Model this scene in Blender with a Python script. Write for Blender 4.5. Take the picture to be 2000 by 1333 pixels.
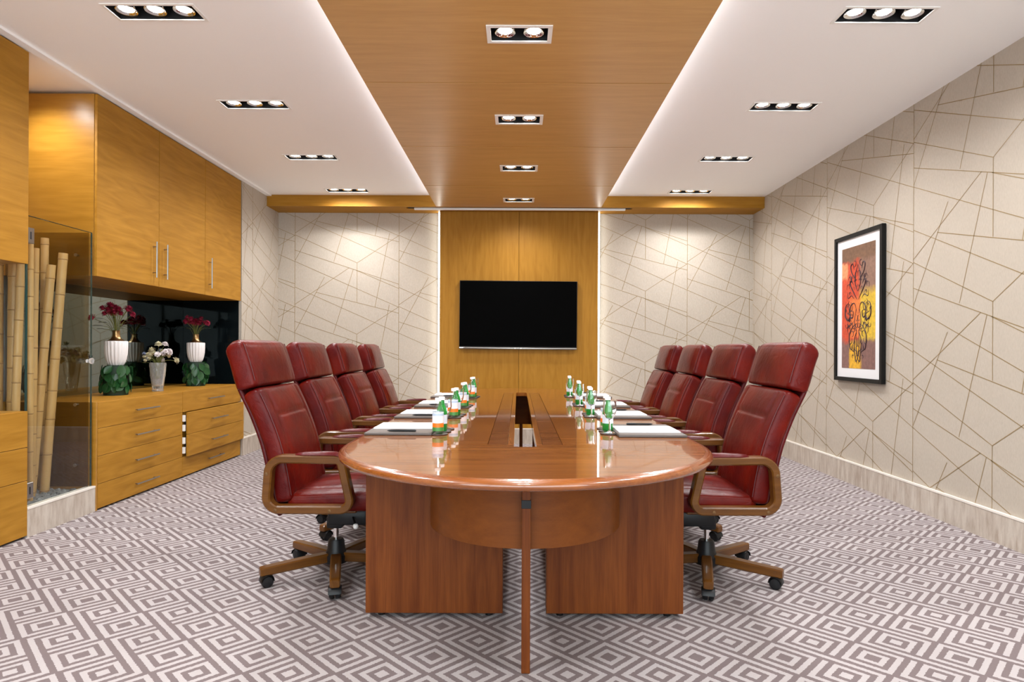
import bpy, bmesh, math, random
from mathutils import Vector, Matrix, noise

# ------------------------------------------------------------------ clear
for o in list(bpy.data.objects):
    bpy.data.objects.remove(o)
scene = bpy.context.scene
COL = scene.collection
R = math.radians
random.seed(11)

# ------------------------------------------------------------------ camera
F_PX = 1220.0                      # focal length in pixels of the 2000 px wide frame
EYE = 1.15
cam = bpy.data.cameras.new('camera')
cam.sensor_fit = 'HORIZONTAL'
cam.sensor_width = 36.0
cam.lens = F_PX / 2000.0 * 36.0
cam.shift_x = -12.0 / 2000.0
cam.shift_y = 15.5 / 2000.0
cam.clip_start = 0.05
cam_ob = bpy.data.objects.new('camera', cam)
cam_ob.location = (0, 0, EYE)
cam_ob.rotation_euler = (R(90), R(-0.23), 0)
COL.objects.link(cam_ob)
scene.camera = cam_ob

# ------------------------------------------------------------------ world, exposure
DAYLIGHT = 3.6                      # sky strength, fill light through the unseen window added behind the camera
world = bpy.data.worlds.new('world')
scene.world = world
world.use_nodes = True
world.node_tree.nodes['Background'].inputs[0].default_value = (0.86, 0.93, 1.0, 1)
world.node_tree.nodes['Background'].inputs[1].default_value = DAYLIGHT
scene.view_settings.view_transform = 'Standard'
scene.view_settings.look = 'None'
scene.view_settings.gamma = 1.0
scene.view_settings.use_curve_mapping = False
scene.view_settings.exposure = 0.80

LAMP_W = 20.0                      # watts of one downlight lamp
LAMP_COL = (0.97, 0.985, 1.0)
COVE_E = 9.0                       # emission of the cove strip on the timber ceiling
WALL_LED_E = 6.0                  # emission of the strips beside the timber wall panel

# ------------------------------------------------------------------ room dimensions (metres)
XL, XR = -2.952, 2.882
YB, YF = 7.68, -1.5                # back wall, wall behind the camera
ZC = 2.947                         # white ceiling
ZW = 2.815                         # underside of timber ceiling strip and bulkhead
XN = -3.56                         # back of the built-in niche
TABLE_X = 0.031

# ================================================================== helpers
class MB:
    def __init__(s):
        s.v, s.f = [], []
    def add(s, vs, fs):
        n = len(s.v)
        s.v += [tuple(p) for p in vs]
        s.f += [tuple(i + n for i in q) for q in fs]
        return s
    def box(s, x0, x1, y0, y1, z0, z1):
        vs = [(x0, y0, z0), (x1, y0, z0), (x1, y1, z0), (x0, y1, z0), (x0, y0, z1), (x1, y0, z1), (x1, y1, z1), (x0, y1, z1)]
        fs = [(0, 3, 2, 1), (4, 5, 6, 7), (0, 1, 5, 4), (1, 2, 6, 5), (2, 3, 7, 6), (3, 0, 4, 7)]
        return s.add(vs, fs)
    def rbox(s, x0, x1, y0, y1, z0, z1, r=0.003, seg=2, mat=None):
        bm = bmesh.new()
        bmesh.ops.create_cube(bm, size=1.0)
        for v in bm.verts:
            v.co = ((x0 + x1) / 2 + v.co.x * (x1 - x0), (y0 + y1) / 2 + v.co.y * (y1 - y0), (z0 + z1) / 2 + v.co.z * (z1 - z0))
        bmesh.ops.bevel(bm, geom=list(bm.edges), offset=r, segments=seg, profile=0.5, affect='EDGES')
        if mat:
            bmesh.ops.transform(bm, matrix=mat, verts=list(bm.verts))
        bm.verts.index_update()
        s.add([v.co.copy() for v in bm.verts], [[v.index for v in f.verts] for f in bm.faces])
        bm.free()
        return s
    def loft(s, rings, cap0=True, cap1=True):
        n = len(rings[0]); vs = []; fs = []
        for r in rings: vs += r
        for i in range(len(rings) - 1):
            for j in range(n):
                k = (j + 1) % n
                fs.append((i * n + j, i * n + k, (i + 1) * n + k, (i + 1) * n + j))
        if cap0: fs.append(tuple(range(n - 1, -1, -1)))
        if cap1: fs.append(tuple((len(rings) - 1) * n + j for j in range(n)))
        return s.add(vs, fs)
    def lathe(s, prof, n=24, c=(0, 0, 0), cap0=True, cap1=True, rib=None):
        rings = []
        for (r, z) in prof:
            ring = []
            for j in range(n):
                a = 2 * math.pi * j / n
                rr = r * (rib(a, z) if rib else 1)
                ring.append((c[0] + rr * math.cos(a), c[1] + rr * math.sin(a), c[2] + z))
            rings.append(ring)
        return s.loft(rings, cap0, cap1)
    def tube(s, path, rad, n=8, closed=False, cap=True):
        P = [Vector(p) for p in path]; m = len(P); rings = []
        up = None
        for i in range(m):
            if closed: t = P[(i + 1) % m] - P[i - 1]
            else: t = P[min(i + 1, m - 1)] - P[max(i - 1, 0)]
            t.normalize()
            if up is None:
                up = Vector((0, 0, 1)) if abs(t.z) < 0.9 else Vector((1, 0, 0))
            a = t.cross(up).normalized(); up = a.cross(t).normalized()
            r = rad[i] if isinstance(rad, (list, tuple)) else rad
            rings.append([tuple(P[i] + a * (r * math.cos(2 * math.pi * j / n)) + up * (r * math.sin(2 * math.pi * j / n))) for j in range(n)])
        if closed:
            rings.append(rings[0])
            return s.loft(rings, False, False)
        return s.loft(rings, cap, cap)
    def prism(s, poly, z0, z1):
        n = len(poly)
        vs = [(x, y, z0) for x, y in poly] + [(x, y, z1) for x, y in poly]
        fs = [tuple(range(n - 1, -1, -1)), tuple(range(n, 2 * n))] + [(i, (i + 1) % n, n + (i + 1) % n, n + i) for i in range(n)]
        return s.add(vs, fs)
    def xf(s, M):
        s.v = [tuple(M @ Vector(p)) for p in s.v]
        return s
    def build(s, name, mat, parent=None, smooth=35, fix=True, loc=None):
        me = bpy.data.meshes.new(name)
        me.from_pydata(s.v, [], s.f)
        if fix:
            bm = bmesh.new(); bm.from_mesh(me)
            bmesh.ops.recalc_face_normals(bm, faces=list(bm.faces))
            bm.to_mesh(me); bm.free()
        if mat: me.materials.append(mat)
        if smooth:
            me.polygons.foreach_set('use_smooth', [True] * len(me.polygons))
            me.set_sharp_from_angle(angle=R(smooth))
        me.update()
        o = bpy.data.objects.new(name, me)
        COL.objects.link(o)
        if parent: o.parent = parent
        if loc: o.location = loc
        return o

def tag(o, label, cat, group=None):
    o['label'] = label; o['category'] = cat
    if group: o['group'] = group
    return o
def struct(o):
    o['kind'] = 'structure'
    return o
def thing(name, loc, label, cat, group=None, rz=0):
    o = bpy.data.objects.new(name, None)
    o.empty_display_size = 0.05
    o.location = loc; o.rotation_euler = (0, 0, rz)
    COL.objects.link(o)
    return tag(o, label, cat, group)
def link_copy(src, parent=None, loc=None, rot=None):
    c = src.copy(); COL.objects.link(c)
    c.parent = parent
    if loc is not None: c.location = loc
    if rot is not None: c.rotation_euler = rot
    return c
def copy_tree(src, loc=None, rz=None, label=None, parent=None):
    c = src.copy(); COL.objects.link(c); c.parent = parent
    if loc is not None: c.location = loc
    if rz is not None: c.rotation_euler = (0, 0, rz)
    if label: c['label'] = label
    for ch in list(src.children): copy_tree(ch, parent=c)
    return c

def catmull(pts, per=8, closed=False):
    P = [Vector(p) for p in pts]; n = len(P); out = []
    rng = n if closed else n - 1
    for i in range(rng):
        if closed: p0, p1, p2, p3 = P[i - 1], P[i], P[(i + 1) % n], P[(i + 2) % n]
        else: p0, p1, p2, p3 = P[max(i - 1, 0)], P[i], P[i + 1], P[min(i + 2, n - 1)]
        for k in range(per):
            t = k / per
            out.append(0.5 * ((2 * p1) + (-p0 + p2) * t + (2 * p0 - 5 * p1 + 4 * p2 - p3) * t * t + (-p0 + 3 * p1 - 3 * p2 + p3) * t ** 3))
    if not closed: out.append(P[-1])
    return out

# ================================================================== materials
def srgb(r, g, b):
    f = lambda c: (c / 255 / 12.92) if c <= 10 else ((c / 255 + 0.055) / 1.055) ** 2.4
    return (f(r), f(g), f(b), 1)

def new_mat(name):
    m = bpy.data.materials.new(name); m.use_nodes = True
    nt = m.node_tree
    return m, nt, nt.nodes['Principled BSDF']

def N(nt, kind, **kw):
    n = nt.nodes.new(kind)
    for k, v in kw.items(): setattr(n, k, v)
    return n
def L(nt, a, b): nt.links.new(a, b)

def math_node(nt, op, a, b=None, c=None):
    n = nt.nodes.new('ShaderNodeMath'); n.operation = op
    for i, x in enumerate((a, b, c)):
        if x is None: continue
        if isinstance(x, (int, float)): n.inputs[i].default_value = x
        else: nt.links.new(x, n.inputs[i])
    return n.outputs[0]

def plain(name, col, rough=0.5, metal=0.0, spec=0.5, coat=0.0, bump=0.0, bscale=200.0, vary=0.0, vscale=6.0, sheen=0.0):
    m, nt, b = new_mat(name)
    b.inputs['Base Color'].default_value = col
    b.inputs['Roughness'].default_value = rough
    b.inputs['Metallic'].default_value = metal
    b.inputs['Specular IOR Level'].default_value = spec
    b.inputs['Coat Weight'].default_value = coat
    b.inputs['Coat Roughness'].default_value = 0.08
    b.inputs['Sheen Weight'].default_value = sheen
    tc = N(nt, 'ShaderNodeTexCoord')
    if vary > 0:
        no = N(nt, 'ShaderNodeTexNoise'); no.inputs['Scale'].default_value = vscale; no.inputs['Detail'].default_value = 4
        L(nt, tc.outputs['Object'], no.inputs['Vector'])
        mx = N(nt, 'ShaderNodeMix', data_type='RGBA')
        mx.inputs[6].default_value = tuple(c * (1 - vary) for c in col[:3]) + (1,)
        mx.inputs[7].default_value = tuple(min(1, c * (1 + vary)) for c in col[:3]) + (1,)
        L(nt, no.outputs['Fac'], mx.inputs[0]); L(nt, mx.outputs[2], b.inputs['Base Color'])
    if bump > 0:
        no = N(nt, 'ShaderNodeTexNoise'); no.inputs['Scale'].default_value = bscale; no.inputs['Detail'].default_value = 3
        L(nt, tc.outputs['Object'], no.inputs['Vector'])
        bp = N(nt, 'ShaderNodeBump'); bp.inputs['Strength'].default_value = bump; bp.inputs['Distance'].default_value = 0.002
        L(nt, no.outputs['Fac'], bp.inputs['Height']); L(nt, bp.outputs[0], b.inputs['Normal'])
    return m

def wood(name, dark, light, axis='y', rough=0.4, coat=0.0, fine=1.0, spec=0.4, bands=0.5, coatr=0.1):
    """timber with the grain running along one axis of the object's space"""
    m, nt, b = new_mat(name)
    tc = N(nt, 'ShaderNodeTexCoord'); oi = N(nt, 'ShaderNodeObjectInfo')
    off = N(nt, 'ShaderNodeVectorMath', operation='SCALE'); off.inputs[0].default_value = (3.1, 4.7, 2.3)
    L(nt, oi.outputs['Random'], off.inputs['Scale'])
    ad = N(nt, 'ShaderNodeVectorMath', operation='ADD')
    L(nt, tc.outputs['Object'], ad.inputs[0]); L(nt, off.outputs[0], ad.inputs[1])
    def stretch(a, c):
        mp = N(nt, 'ShaderNodeMapping')
        mp.inputs['Scale'].default_value = {'x': (a, c, c), 'y': (c, a, c), 'z': (c, c, a)}[axis]
        L(nt, ad.outputs[0], mp.inputs['Vector']); return mp.outputs[0]
    n1 = N(nt, 'ShaderNodeTexNoise'); n1.inputs['Scale'].default_value = 1.0; n1.inputs['Detail'].default_value = 6; n1.inputs['Roughness'].default_value = 0.62; n1.inputs['Distortion'].default_value = 0.4
    L(nt, stretch(1.6, 26 * fine), n1.inputs['Vector'])
    n2 = N(nt, 'ShaderNodeTexNoise'); n2.inputs['Scale'].default_value = 1.0; n2.inputs['Detail'].default_value = 2
    L(nt, stretch(0.9, 5.0), n2.inputs['Vector'])
    rings = math_node(nt, 'FRACT', math_node(nt, 'MULTIPLY', n2.outputs['Fac'], 9.0))
    rings = math_node(nt, 'MULTIPLY', math_node(nt, 'ABSOLUTE', math_node(nt, 'SUBTRACT', rings, 0.5)), 2.0)
    n3 = N(nt, 'ShaderNodeTexNoise'); n3.inputs['Scale'].default_value = 1.0; n3.inputs['Detail'].default_value = 2
    L(nt, stretch(9, 320 * fine), n3.inputs['Vector'])
    fac = math_node(nt, 'ADD', math_node(nt, 'MULTIPLY', n1.outputs['Fac'], 0.95),
                    math_node(nt, 'ADD', math_node(nt, 'MULTIPLY', rings, 0.28 * bands), math_node(nt, 'MULTIPLY', n3.outputs['Fac'], 0.28)))
    mr = N(nt, 'ShaderNodeMapRange'); mr.inputs['From Min'].default_value = 0.42; mr.inputs['From Max'].default_value = 1.08
    L(nt, fac, mr.inputs['Value'])
    mx = N(nt, 'ShaderNodeMix', data_type='RGBA'); mx.inputs[6].default_value = dark; mx.inputs[7].default_value = light
    L(nt, mr.outputs[0], mx.inputs[0]); L(nt, mx.outputs[2], b.inputs['Base Color'])
    b.inputs['Roughness'].default_value = rough; b.inputs['Specular IOR Level'].default_value = spec
    b.inputs['Coat Weight'].default_value = coat; b.inputs['Coat Roughness'].default_value = coatr
    bp = N(nt, 'ShaderNodeBump'); bp.inputs['Strength'].default_value = 0.08; bp.inputs['Distance'].default_value = 0.001
    L(nt, n3.outputs['Fac'], bp.inputs['Height']); L(nt, bp.outputs[0], b.inputs['Normal'])
    return m

def emit(name, col, strength):
    m = bpy.data.materials.new(name); m.use_nodes = True
    nt = m.node_tree; nt.nodes.clear()
    e = N(nt, 'ShaderNodeEmission'); e.inputs[0].default_value = col; e.inputs[1].default_value = strength
    o = N(nt, 'ShaderNodeOutputMaterial'); L(nt, e.outputs[0], o.inputs[0])
    return m

def pane(name, tint, refl=1.0, rough=0.0, r0=0.04):
    """thin sheet of glass: tinted transmission with a Fresnel reflection"""
    m = bpy.data.materials.new(name); m.use_nodes = True
    nt = m.node_tree; nt.nodes.clear()
    t = N(nt, 'ShaderNodeBsdfTransparent'); t.inputs[0].default_value = tint
    g = N(nt, 'ShaderNodeBsdfGlossy'); g.inputs['Roughness'].default_value = rough
    lw = N(nt, 'ShaderNodeLayerWeight'); lw.inputs[0].default_value = 0.5
    mx = N(nt, 'ShaderNodeMixShader')
    sch = math_node(nt, 'ADD', r0, math_node(nt, 'MULTIPLY', math_node(nt, 'POWER', lw.outputs['Facing'], 5.0), 1 - r0))   # Schlick, same from both sides
    L(nt, math_node(nt, 'MULTIPLY', sch, refl), mx.inputs[0])
    L(nt, t.outputs[0], mx.inputs[1]); L(nt, g.outputs[0], mx.inputs[2])
    o = N(nt, 'ShaderNodeOutputMaterial'); L(nt, mx.outputs[0], o.inputs[0])
    return m

OAK_D, OAK_L = (0.30, 0.133, 0.012, 1), (0.44, 0.213, 0.028, 1)
M = {}
M['oak_x'] = wood('oak_grain_x', OAK_D, OAK_L, 'x', 0.5, spec=0.15)
M['oak_y'] = wood('oak_grain_y', OAK_D, OAK_L, 'y', 0.5, bands=0.9, spec=0.15)
M['oak_z'] = wood('oak_grain_z', OAK_D, OAK_L, 'z', 0.5, spec=0.15)
M['oak_side'] = wood('oak_side', OAK_D, OAK_L, 'x', 0.30, spec=0.5)
M['oak_ceil'] = wood('oak_ceiling', (0.52, 0.28, 0.085, 1), (0.66, 0.385, 0.135, 1), 'x', 0.36, fine=0.8, spec=0.5, bands=0.3)
TB_D, TB_L = (0.14, 0.038, 0.006, 1), (0.34, 0.118, 0.022, 1)
M['table_x'] = wood('table_timber_x', TB_D, TB_L, 'x', 0.3, coat=1.0, spec=0.05, bands=0.3, coatr=0.03)
M['table_y'] = wood('table_timber_y', TB_D, TB_L, 'y', 0.3, coat=1.0, spec=0.05, bands=0.3, coatr=0.03)
M['table_in'] = wood('table_inlay', (0.10, 0.027, 0.005, 1), (0.24, 0.078, 0.016, 1), 'x', 0.3, coat=0.9, spec=0.05, bands=0.2, coatr=0.07)
M['table_edge'] = wood('table_edge', (0.15, 0.035, 0.006, 1), (0.36, 0.11, 0.02, 1), 'x', 0.25, coat=1.0, spec=0.5, bands=0.2, coatr=0.06)
nt = M['table_edge'].node_tree; b = nt.nodes['Principled BSDF']
lk = b.inputs['Base Color'].links[0].from_socket
tc = N(nt, 'ShaderNodeTexCoord'); nz = N(nt, 'ShaderNodeTexNoise'); nz.inputs['Scale'].default_value = 9; nz.inputs['Detail'].default_value = 8; nz.inputs['Roughness'].default_value = 0.75
L(nt, tc.outputs['Object'], nz.inputs['Vector'])
q = N(nt, 'ShaderNodeMapRange'); q.inputs['From Min'].default_value = 0.665; q.inputs['From Max'].default_value = 0.69; L(nt, nz.outputs['Fac'], q.inputs['Value'])
mx = N(nt, 'ShaderNodeMix', data_type='RGBA'); L(nt, q.outputs[0], mx.inputs[0]); L(nt, lk, mx.inputs[6]); mx.inputs[7].default_value = (0.55, 0.42, 0.33, 1)   # chipped lacquer
L(nt, mx.outputs[2], b.inputs['Base Color'])
M['ped_z'] = wood('pedestal_timber', (0.088, 0.019, 0.004, 1), (0.225, 0.064, 0.012, 1), 'z', 0.45, coat=0.04, bands=0.2, spec=0.15)
M['drum'] = wood('drum_timber', (0.135, 0.036, 0.006, 1), (0.21, 0.060, 0.010, 1), 'x', 0.42, coat=0.06, bands=0.25, spec=0.15)
M['chairwood'] = wood('chair_timber', (0.078, 0.026, 0.0035, 1), (0.175, 0.066, 0.010, 1), 'x', 0.35, coat=0.3, bands=0.2, spec=0.2)
M['ceiling'] = plain('ceiling_paint', (0.98, 0.965, 0.955, 1), 0.8, spec=0.1)
M['white'] = plain('white_paint', (0.88, 0.86, 0.83, 1), 0.5)
M['black'] = plain('black_plastic', (0.008, 0.008, 0.009, 1), 0.4, spec=0.3)
M['blackmatt'] = plain('black_lining', (0.01, 0.01, 0.012, 1), 0.6)
M['steel'] = plain('brushed_steel', (0.33, 0.315, 0.30, 1), 0.32, metal=1.0)
M['chrome'] = plain('chrome', (0.8, 0.8, 0.8, 1), 0.08, metal=1.0)
M['frameblack'] = plain('black_frame', (0.006, 0.006, 0.006, 1), 0.4, spec=0.2)
M['mat'] = plain('picture_mount', (0.74, 0.73, 0.74, 1), 0.8)
M['paper'] = plain('paper', (0.86, 0.87, 0.90, 1), 0.75)
M['padboard'] = plain('desk_pad', (0.085, 0.068, 0.060, 1), 0.42, bump=0.1, bscale=600)
M['coaster'] = plain('coaster', (0.030, 0.016, 0.012, 1), 0.45)
M['gold'] = plain('bronze_gold', (0.46, 0.29, 0.13, 1), 0.3, metal=1.0)
M['ceramic'] = plain('white_ceramic', (0.82, 0.78, 0.77, 1), 0.35)
M['goldline'] = plain('gold_line', (0.285, 0.195, 0.085, 1), 0.45)
M['glass'] = pane('clear_glass', (0.965, 0.985, 0.975, 1), 1.0)
M['glassware'] = pane('clear_glassware', (0.90, 0.92, 0.93, 1), 0.92, 0.02, 0.11)
M['smoked'] = pane('smoked_glass', (0.74, 0.70, 0.63, 1), 0.8)
M['glassedge'] = plain('glass_edge', (0.02, 0.05, 0.045, 1), 0.1)
M['lampface'] = emit('lamp_face', (1, 0.97, 0.93, 1), 40.0)
M['cove'] = emit('cove_led', (0.86, 0.92, 1.0, 1), COVE_E)
M['wall_led'] = emit('wall_led', (1.0, 0.98, 0.90, 1), WALL_LED_E)
M['screen'] = plain('screen_black', (0.001, 0.001, 0.001, 1), 0.6, spec=0.02)
M['bamboo'] = plain('bamboo', (0.50, 0.30, 0.115, 1), 0.42, vary=0.25, vscale=5)
M['bamboonode'] = plain('bamboo_node', (0.30, 0.165, 0.06, 1), 0.55)
M['pebble'] = plain('pebbles', (0.15, 0.15, 0.15, 1), 0.6, vary=0.6, vscale=25)
M['leaf'] = plain('glossy_leaf', (0.016, 0.072, 0.020, 1), 0.25, vary=0.65, vscale=18)
M['leafcore'] = plain('leaf_core', (0.008, 0.03, 0.012, 1), 0.6)
M['leafdark'] = plain('dark_leaf', (0.020, 0.040, 0.018, 1), 0.5)
M['stem'] = plain('stem', (0.16, 0.17, 0.035, 1), 0.5)
M['crimson'] = plain('crimson_petal', (0.33, 0.010, 0.045, 1), 0.55, vary=0.5, vscale=40)
M['petalwhite'] = plain('white_petal', (0.78, 0.70, 0.70, 1), 0.6)
M['petalcream'] = plain('cream_petal', (0.66, 0.60, 0.40, 1), 0.6)
M['petalblue'] = plain('blue_petal', (0.22, 0.25, 0.36, 1), 0.6)
M['labelpaper'] = None

# tinted mirror behind the worktop
m, nt, b = new_mat('smoked_mirror')
b.inputs['Base Color'].default_value = (0.25, 0.29, 0.275, 1); b.inputs['Metallic'].default_value = 1.0; b.inputs['Roughness'].default_value = 0.02
M['mirror'] = m
M['darkmirror'] = plain('mirror_dark_reflection', (0.003, 0.005, 0.006, 1), 0.03, spec=0.07)  # mirror end pane: its dark reflection is put into a black base colour

# leather with worn, slightly orange patches
def leather(name, c0, c1, rough):
    m, nt, b = new_mat(name)
    tc = N(nt, 'ShaderNodeTexCoord'); oi = N(nt, 'ShaderNodeObjectInfo')
    ad = N(nt, 'ShaderNodeVectorMath', operation='ADD'); L(nt, tc.outputs['Object'], ad.inputs[0])
    sc = N(nt, 'ShaderNodeVectorMath', operation='SCALE'); sc.inputs[0].default_value = (5, 3, 7); L(nt, oi.outputs['Random'], sc.inputs['Scale']); L(nt, sc.outputs[0], ad.inputs[1])
    no = N(nt, 'ShaderNodeTexNoise'); no.inputs['Scale'].default_value = 5.5; no.inputs['Detail'].default_value = 5; L(nt, ad.outputs[0], no.inputs['Vector'])
    mr = N(nt, 'ShaderNodeMapRange'); mr.inputs['From Min'].default_value = 0.38; mr.inputs['From Max'].default_value = 0.68; L(nt, no.outputs['Fac'], mr.inputs['Value'])
    mx = N(nt, 'ShaderNodeMix', data_type='RGBA'); mx.inputs[6].default_value = c0; mx.inputs[7].default_value = c1
    L(nt, mr.outputs[0], mx.inputs[0]); L(nt, mx.outputs[2], b.inputs['Base Color'])
    b.inputs['Roughness'].default_value = rough; b.inputs['Specular IOR Level'].default_value = 0.16
    vo = N(nt, 'ShaderNodeTexVoronoi'); vo.inputs['Scale'].default_value = 260; L(nt, ad.outputs[0], vo.inputs['Vector'])
    n2 = N(nt, 'ShaderNodeTexNoise'); n2.inputs['Scale'].default_value = 16; n2.inputs['Detail'].default_value = 3; n2.inputs['Distortion'].default_value = 1.2; L(nt, ad.outputs[0], n2.inputs['Vector'])
    h = math_node(nt, 'ADD', math_node(nt, 'MULTIPLY', vo.outputs['Distance'], 0.25), math_node(nt, 'MULTIPLY', n2.outputs['Fac'], 2.2))
    bp = N(nt, 'ShaderNodeBump'); bp.inputs['Strength'].default_value = 0.35; bp.inputs['Distance'].default_value = 0.003
    L(nt, h, bp.inputs['Height']); L(nt, bp.outputs[0], b.inputs['Normal'])
    return m
M['leather'] = leather('red_leather', (0.072, 0.002, 0.002, 1), (0.128, 0.006, 0.002, 1), 0.32)
M['leather_side'] = leather('maroon_leather', (0.060, 0.003, 0.0045, 1), (0.085, 0.0045, 0.005, 1), 0.30)
M['bolt'] = plain('bronze_bolt', (0.16, 0.085, 0.035, 1), 0.4, metal=0.8)
M['seam'] = plain('leather_seam', (0.075, 0.006, 0.007, 1), 0.4)

# wallpaper ground
m, nt, b = new_mat('wallpaper')
tc = N(nt, 'ShaderNodeTexCoord')
n1 = N(nt, 'ShaderNodeTexNoise'); n1.inputs['Scale'].default_value = 180; n1.inputs['Detail'].default_value = 3
mp = N(nt, 'ShaderNodeMapping'); mp.inputs['Scale'].default_value = (1, 1, 0.25); L(nt, tc.outputs['Object'], mp.inputs['Vector']); L(nt, mp.outputs[0], n1.inputs['Vector'])
mx = N(nt, 'ShaderNodeMix', data_type='RGBA'); mx.inputs[6].default_value = (0.415, 0.357, 0.292, 1); mx.inputs[7].default_value = (0.53, 0.467, 0.393, 1)
L(nt, n1.outputs['Fac'], mx.inputs[0]); L(nt, mx.outputs[2], b.inputs['Base Color'])
b.inputs['Roughness'].default_value = 0.6; b.inputs['Specular IOR Level'].default_value = 0.25
bp = N(nt, 'ShaderNodeBump'); bp.inputs['Strength'].default_value = 0.12; bp.inputs['Distance'].default_value = 0.001
L(nt, n1.outputs['Fac'], bp.inputs['Height']); L(nt, bp.outputs[0], b.inputs['Normal'])
M['wallpaper'] = m

# travertine for skirting and kerb
m, nt, b = new_mat('travertine')
tc = N(nt, 'ShaderNodeTexCoord'); mp = N(nt, 'ShaderNodeMapping'); mp.inputs['Scale'].default_value = (7, 7, 1.3); L(nt, tc.outputs['Object'], mp.inputs['Vector'])
n1 = N(nt, 'ShaderNodeTexNoise'); n1.inputs['Scale'].default_value = 3.2; n1.inputs['Detail'].default_value = 7; n1.inputs['Roughness'].default_value = 0.65; L(nt, mp.outputs[0], n1.inputs['Vector'])
cr = N(nt, 'ShaderNodeValToRGB')
cr.color_ramp.elements[0].position = 0.32; cr.color_ramp.elements[0].color = (0.36, 0.285, 0.225, 1)
cr.color_ramp.elements[1].position = 0.62; cr.color_ramp.elements[1].color = (0.56, 0.495, 0.425, 1)
L(nt, n1.outputs['Fac'], cr.inputs[0]); L(nt, cr.outputs[0], b.inputs['Base Color'])
b.inputs['Roughness'].default_value = 0.4
M['stone'] = m
M['stone_lit_top'] = plain('stone_top_highlight', (0.80, 0.74, 0.67, 1), 0.3)  # highlight on the lit top edge, put into a paler stone colour

# carpet: interlocked squares set at 45 degrees (D: dark heart, L: light heart with pinwheel border)
m, nt, b = new_mat('carpet')
S_ = 0.2539 / 9; PX, PY = 0.3283, 0.2539
X0, Y0 = -0.3128, 2.3325           # heart of one D square
tc = N(nt, 'ShaderNodeTexCoord')
wn = N(nt, 'ShaderNodeTexNoise'); wn.inputs['Scale'].default_value = 140; wn.inputs['Detail'].default_value = 2
L(nt, tc.outputs['Object'], wn.inputs['Vector'])
wob = N(nt, 'ShaderNodeVectorMath', operation='MULTIPLY_ADD'); wob.inputs[1].default_value = (0.008, 0.008, 0); wob.inputs[2].default_value = (-0.004, -0.004, 0)
L(nt, wn.outputs['Color'], wob.inputs[0])
pa = N(nt, 'ShaderNodeVectorMath', operation='ADD'); L(nt, tc.outputs['Object'], pa.inputs[0]); L(nt, wob.outputs[0], pa.inputs[1])
sep = N(nt, 'ShaderNodeSeparateXYZ'); L(nt, pa.outputs[0], sep.inputs[0])
def wrap(v, off, per):
    a = math_node(nt, 'ADD', math_node(nt, 'DIVIDE', math_node(nt, 'SUBTRACT', v, off), per), 0.5)
    return math_node(nt, 'MULTIPLY', math_node(nt, 'SUBTRACT', math_node(nt, 'FRACT', a), 0.5), per / S_)
def band(v, lo, hi):
    return math_node(nt, 'MULTIPLY', math_node(nt, 'GREATER_THAN', v, lo), math_node(nt, 'LESS_THAN', v, hi))
xd, yd = wrap(sep.outputs[0], X0, PX), wrap(sep.outputs[1], Y0, PY)
xl, yl = wrap(sep.outputs[0], X0 + PX / 2, PX), wrap(sep.outputs[1], Y0 + PY / 2, PY)
rd = math_node(nt, 'ADD', math_node(nt, 'ABSOLUTE', xd), math_node(nt, 'ABSOLUTE', yd))
rl = math_node(nt, 'ADD', math_node(nt, 'ABSOLUTE', xl), math_node(nt, 'ABSOLUTE', yl))
la, lb = math_node(nt, 'ADD', xl, yl), math_node(nt, 'SUBTRACT', xl, yl)
mask = math_node(nt, 'ADD', band(rd, 1.25, 2.25), band(rd, 3.25, 4.25))
for t in (band(rl, -1, 1.0), band(rl, 2.0, 3.0),
          math_node(nt, 'MULTIPLY', band(la, -5, -4), math_node(nt, 'GREATER_THAN', lb, -5.0)),
          math_node(nt, 'MULTIPLY', band(la, 4, 5), math_node(nt, 'LESS_THAN', lb, 5.0)),
          math_node(nt, 'MULTIPLY', band(lb, -5, -4), band(la, -5, 3)),
          math_node(nt, 'MULTIPLY', band(lb, 4, 5), band(la, -3, 5))):
    mask = math_node(nt, 'MAXIMUM', mask, t)
n2 = N(nt, 'ShaderNodeTexNoise'); n2.inputs['Scale'].default_value = 420; n2.inputs['Detail'].default_value = 2; L(nt, tc.outputs['Object'], n2.inputs['Vector'])
n3 = N(nt, 'ShaderNodeTexNoise'); n3.inputs['Scale'].default_value = 1.7; n3.inputs['Detail'].default_value = 3; L(nt, tc.outputs['Object'], n3.inputs['Vector'])
mx = N(nt, 'ShaderNodeMix', data_type='RGBA'); mx.inputs[6].default_value = (0.172, 0.136, 0.137, 1); mx.inputs[7].default_value = (0.405, 0.366, 0.364, 1)
L(nt, mask, mx.inputs[0])
br = math_node(nt, 'ADD', 0.72, math_node(nt, 'ADD', math_node(nt, 'MULTIPLY', n2.outputs['Fac'], 0.36), math_node(nt, 'MULTIPLY', n3.outputs['Fac'], 0.2)))
vm = N(nt, 'ShaderNodeVectorMath', operation='SCALE'); L(nt, mx.outputs[2], vm.inputs[0]); L(nt, br, vm.inputs['Scale'])
L(nt, vm.outputs[0], b.inputs['Base Color'])
b.inputs['Roughness'].default_value = 0.95; b.inputs['Specular IOR Level'].default_value = 0.1
bp = N(nt, 'ShaderNodeBump'); bp.inputs['Strength'].default_value = 0.4; bp.inputs['Distance'].default_value = 0.003
L(nt, n2.outputs['Fac'], bp.inputs['Height']); L(nt, bp.outputs[0], b.inputs['Normal'])
M['carpet'] = m

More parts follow.
